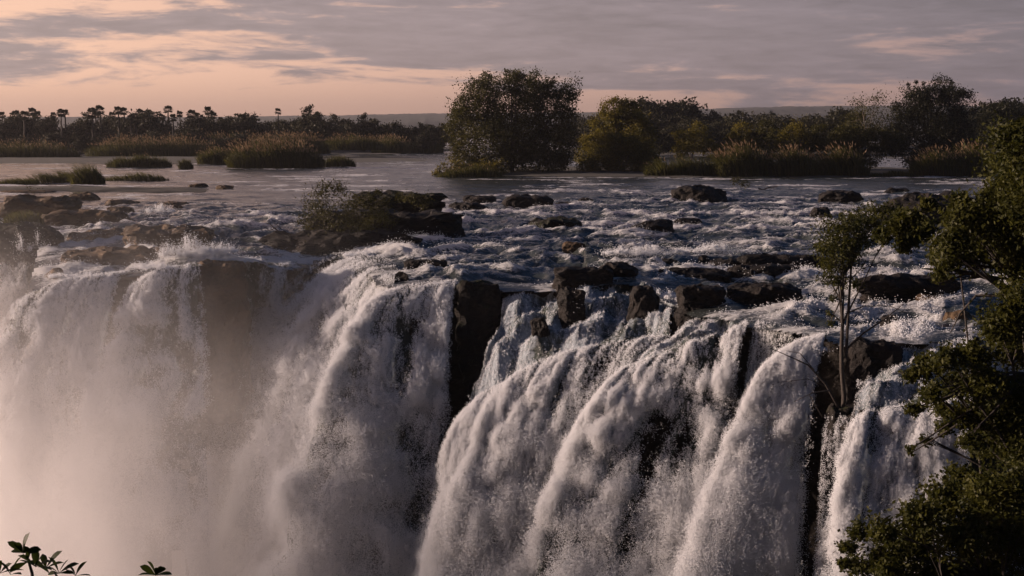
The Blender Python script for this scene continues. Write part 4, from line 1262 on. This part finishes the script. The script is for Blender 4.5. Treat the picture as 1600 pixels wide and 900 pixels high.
# slender tree on the mossy rib
Ys = 72.2
tree('tree', 'slender leafy tree rising from the mossy rib, with thin bare side branches', 'tree', at(1318, 640, Ys),
     pxblobs(Ys, [(1322, 350, 26), (1300, 362, 22), (1345, 345, 24), (1285, 388, 18), (1312, 385, 28), (1342, 372, 24), (1372, 330, 18), (1365, 350, 20), (1390, 325, 14), (1405, 335, 12), (1300, 415, 18), (1330, 405, 18), (1305, 440, 10), (1300, 468, 8), (1296, 490, 6), (1318, 440, 14), (1290, 435, 12), (1336, 442, 11), (1298, 505, 7)], 1.0),
     11000, 0.14, M_leaf_near, 0.115, seed=51, clump=26, shell=0.15, sub=0.36, sides=8, trunk_top=at(1316, 395, Ys), fork=0.62,
     extra=[([at(1322, 560, Ys), at(1326, 480, Ys), at(1330, 420, Ys), at(1338, 370, Ys)], 0.09, 0.04),
            ([at(1312, 640, Ys), at(1290, 600, Ys - .5), at(1262, 570, Ys - 1), at(1240, 560, Ys - 1), at(1206, 545, Ys - 1)], 0.075, 0.015),
            ([at(1296, 610, Ys - .5), at(1270, 614, Ys - 1), at(1240, 628, Ys - 1)], 0.045, 0.012), ([at(1272, 578, Ys - 1), at(1250, 552, Ys - 1), at(1228, 548, Ys - 1)], 0.03, 0.01),
            ([at(1290, 604, Ys), at(1262, 592, Ys), at(1214, 598, Ys)], 0.03, 0.01), ([at(1265, 618, Ys), at(1278, 640, Ys), at(1285, 652, Ys)], 0.025, 0.01),
            ([at(1320, 548, Ys), at(1350, 520, Ys), at(1380, 500, Ys), at(1412, 475, Ys)], 0.07, 0.02), ([at(1322, 490, Ys), at(1350, 478, Ys), at(1390, 478, Ys), at(1425, 492, Ys)], 0.045, 0.012),
            ([at(1326, 440, Ys), at(1345, 420, Ys), at(1385, 408, Ys)], 0.035, 0.01)])

# near foliage at the right
def nb(px, py, Y):
    q = at(px, py, Y)
    return (q[0], Y, near_z(q[0], Y))


Yn = 40
tree('tree', 'near leafy tree at the upper right edge reaching leftwards over the river', 'tree', nb(1690, 760, Yn),
     pxblobs(Yn, [(1590, 215, 34), (1620, 260, 60), (1580, 260, 28), (1575, 300, 30), (1610, 340, 60), (1545, 320, 28), (1560, 360, 40), (1510, 345, 30), (1525, 385, 38), (1490, 385, 28), (1585, 410, 36), (1480, 410, 20),
                  (1500, 312, 14), (1470, 430, 12), (1465, 395, 12)], 1.5), 42000, 0.125, M_leaf_near, 0.16, seed=61, clump=30, shell=0.15, sub=0.34, sides=8, trunk_top=at(1650, 330, Yn), fork=0.72,
     extra=[([at(1680, 520, Yn), at(1600, 470, Yn), at(1550, 435, Yn), at(1490, 422, Yn), at(1440, 420, Yn)], 0.16, 0.02), ([at(1610, 474, Yn), at(1570, 462, Yn), at(1525, 462, Yn), at(1500, 490, Yn), at(1485, 520, Yn)], 0.07, 0.012),
            ([at(1550, 436, Yn), at(1520, 425, Yn), at(1475, 440, Yn)], 0.05, 0.012), ([at(1600, 470, Yn), at(1580, 420, Yn), at(1560, 390, Yn)], 0.07, 0.02)])
tree('tree', 'near spreading tree with tiered sprays of leaves over the rightmost fall', 'tree', nb(1640, 900, 38),
     pxblobs(38, [(1595, 480, 40), (1560, 510, 34), (1590, 540, 44), (1525, 555, 26), (1480, 560, 24), (1450, 572, 22), (1425, 585, 16), (1540, 600, 34), (1490, 600, 26), (1455, 615, 20), (1430, 640, 14), (1590, 630, 44),
                  (1545, 650, 34), (1500, 650, 24), (1475, 640, 16), (1560, 690, 36), (1600, 700, 40), (1478, 668, 15), (1447, 688, 10), (1422, 703, 7), (1515, 690, 18)], 1.2), 36000, 0.115, M_leaf_near, 0.14, seed=62, clump=26, shell=0.2, sub=0.30, sides=8,
     trunk_top=at(1600, 500, 38), fork=0.6,
     extra=[([at(1600, 660, 38), at(1560, 640, 38), at(1510, 655, 38), at(1470, 680, 38), at(1420, 710, 38)], 0.07, 0.012), ([at(1600, 600, 38), at(1540, 575, 38), at(1470, 565, 38), at(1400, 585, 38)], 0.07, 0.012)])
tree('tree', 'dense dark near shrub filling the lower right corner', 'shrub', nb(1560, 1040, 36),
     pxblobs(36, [(1590, 770, 46), (1540, 770, 40), (1500, 745, 24), (1480, 780, 36), (1440, 800, 34), (1560, 820, 50), (1600, 850, 50), (1500, 840, 46), (1430, 850, 40), (1380, 830, 26), (1340, 830, 18), (1325, 855, 16), (1390, 880, 36), (1460, 900, 46),
                  (1540, 900, 46), (1345, 885, 22), (1600, 930, 50), (1320, 880, 12), (1410, 920, 40), (1500, 950, 46)], 1.5), 46000, 0.12, M_leaf_near, 0.10, seed=63, clump=34, shell=0.25, sub=0.27, sides=8, trunk_top=at(1540, 800, 36), fork=0.6)
tree('bush', 'near dark green bush beneath the upper right tree', 'bush', nb(1600, 560, 44),
     pxblobs(44, [(1420, 340, 16), (1400, 355, 18), (1440, 360, 20), (1415, 378, 18), (1450, 320, 12), (1380, 368, 14)], 1.0), 6500, 0.13, M_leaf_near, 0.05, seed=64, limbs=False, shell=0.3, sub=0.3, trunk_top=at(1500, 420, 44))

# low growth covering the near slope
r = np.random.default_rng(77)
q_ = r.uniform(0, 1, (900, 2))
cx_, cy_ = 34 * q_[:, 0], 15 + 31 * q_[:, 1]
ok = (cx_ > 0.24 * cy_) & (cx_ < 0.30 * cy_ + 16)
cz_ = np.array([near_z(a_, b_) for a_, b_ in zip(cx_, cy_)])
sx_ = 450 - F_PX * np.tan(np.arctan((cz_ + 0.5 - 10) / cy_) + PITCH)
ok &= (sx_ > 905) | (cx_ / cy_ * F_PX + 800 > 1560)
cen = np.stack([cx_, cy_, cz_ + 0.15], 1)[ok]
m_ = 70
pp_ = np.repeat(cen, m_, axis=0) + r.normal(0, 1, (len(cen) * m_, 3)) * np.array([0.45, 0.45, 0.22])
lv, lf, lt = leaf_quads(pp_, 0.10, r)
tag(link('undergrowth', mesh_np('undergrowth', lv, lf, False, {'tint': lt}), M_leaf_near), 'dark undergrowth on the near slope below the trees', kind='stuff')

# twigs with broad leaves rising into the bottom left corner
M_bleaf = leaf_material('broad_leaf', (0.010, 0.015, 0.003), (0.026, 0.034, 0.006), 0.30)


def broad_leaf(name, L, Wd):
    t = np.linspace(0, 1, 7)
    hw = Wd * np.sin(np.clip(t * 0.92 + 0.02, 0, 1) ** 1.5 * PI) ** 0.8 * 0.5
    hw[0] = 0.06 * Wd; hw[-1] = 0.02 * Wd
    bend = -0.18 * L * t ** 2
    mid = np.stack([t * L, 0 * t, bend], 1)
    lft = np.stack([t * L, hw, bend + hw * 0.35], 1); rgt = np.stack([t * L, -hw, bend + hw * 0.35], 1)
    V = np.stack([lft, mid, rgt], 1).reshape(-1, 3)
    return mesh_np(name, V, grid_faces(7, 3), True, {'tint': np.full(21, 0.5)})


BL_ME = [broad_leaf('leaf', 0.088 + 0.010 * k, 0.039 + 0.003 * k) for k in range(3)]
for m_ in BL_ME:
    m_.materials.append(M_bleaf)


def leafy_twig(label, stem_px, Y, whorls, seed):
    r = np.random.default_rng(seed)
    pts = np.array([at(px, py, Y) for px, py in stem_px])
    b = pts[0].copy(); b[2] = near_z(b[0], Y) - 0.05
    root = bpy.data.objects.new('leafy_shrub', None); root.location = b; C.objects.link(root)
    tag(root, label, 'shrub', 'broad leaved shrub tips at the bottom left')
    path = np.vstack([b, pts]) - b
    n = len(path)
    v, f = tube(path, np.linspace(0.012, 0.004, n), 6)
    link('stem', mesh_np('stem', v, f), M_bark, root)
    for px, py, cnt, a0, a1 in whorls:
        c = at(px, py, Y) - b
        for k in range(cnt):
            ang_ = math.radians(a0 + (a1 - a0) * (k + r.uniform(-0.2, 0.2)) / max(1, cnt - 1))
            o = link('leaf', BL_ME[r.integers(0, 3)], None, root, c)
            d = Vector((math.cos(ang_), r.uniform(-0.5, 0.35), math.sin(ang_)))
            q = d.to_track_quat('X', 'Z')
            o.rotation_euler = q.to_euler()
            o.rotation_euler.rotate_axis('X', r.uniform(-0.9, 0.9))
            s_ = r.uniform(0.75, 1.15); o.scale = (s_, s_, s_)


leafy_twig('leafy twig standing tallest at the bottom left with a rosette of leaves', [(54, 930), (50, 895), (44, 875), (36, 866)], 7.0,
           [(36, 864, 6, 20, 165), (44, 878, 3, -30, 210), (56, 886, 6, 10, 150)], 301)
leafy_twig('leafy twig low beside the tallest one, with curling tips', [(100, 935), (92, 905), (84, 893)], 7.1, [(72, 888, 4, 20, 140), (92, 896, 6, 5, 175), (118, 900, 4, 10, 150)], 302)
leafy_twig('leaf cluster at the extreme bottom left edge', [(2, 935), (2, 905)], 6.9, [(0, 896, 5, 20, 160), (16, 898, 3, 20, 110)], 303)
leafy_twig('single leaf tip right of the other bottom left twigs', [(243, 940), (243, 905)], 7.2, [(243, 899, 6, 15, 165)], 304)

# ------------------------------------------------------------------ air
def volume_box(name, lo, hi, mat):
    x0, y0, z0 = lo; x1, y1, z1 = hi
    v = np.array([[x, y, z] for x in (x0, x1) for y in (y0, y1) for z in (z0, z1)])
    f = np.array([[0, 1, 3, 2], [4, 6, 7, 5], [0, 4, 5, 1], [2, 3, 7, 6], [0, 2, 6, 4], [1, 5, 7, 3]])
    o = link(name, mesh_np(name, v, f, False), mat)
    o['kind'] = 'stuff'
    return o


M_haze, nt = material('haze_air')
hz_ = nt.n('ShaderNodeVolumePrincipled', None, Color=(0.80, 0.80, 0.84), Density=0.00009, Anisotropy=0.75)
nt.n('ShaderNodeOutputMaterial', None, Volume=hz_)
volume_box('haze', (-2700, -16, -32), (2700, 3600, 62), M_haze)

# spray cloud hanging in the gorge below the left falls
M_mist, nt = material('spray_mist')
p = pos(nt)
sp = nt.n('ShaderNodeSeparateXYZ', None, Vector=p)
ps = nt.vmul(p, (1.0, 1.0, 0.45))
nz1 = nt.noise(ps, 0.13, 4, 0.6, 0.5)
left = nt.rng(sp.outputs[0], -4.0, -40.0, 0.0, 1.0)
low = nt.rng(sp.outputs[2], 3.0, -22.0, 0.10, 1.0, smooth=False)
k = nt.math('MULTIPLY', nt.math('MULTIPLY', left, nt.math('POWER', low, 2.2)), nt.rng(nt.math('ADD', nt.math('MULTIPLY', nz1, 0.6), nt.math('MULTIPLY', nt.noise(ps, 0.36, 3, 0.6), 0.4)), 0.36, 0.62, 0.05, 2.2))
dens = nt.math('MULTIPLY', k, 0.105)
vol = nt.n('ShaderNodeVolumePrincipled', None, Color=(0.96, 0.93, 0.92), Density=dens, Anisotropy=0.3)
nt.n('ShaderNodeOutputMaterial', None, Volume=vol)
M_mist.cycles.homogeneous_volume = False
o = volume_box('mist', (-44, 62, -29), (0, 118, 5), M_mist)
cy.volume_step_rate = 1.0
cy.volume_max_steps = 128
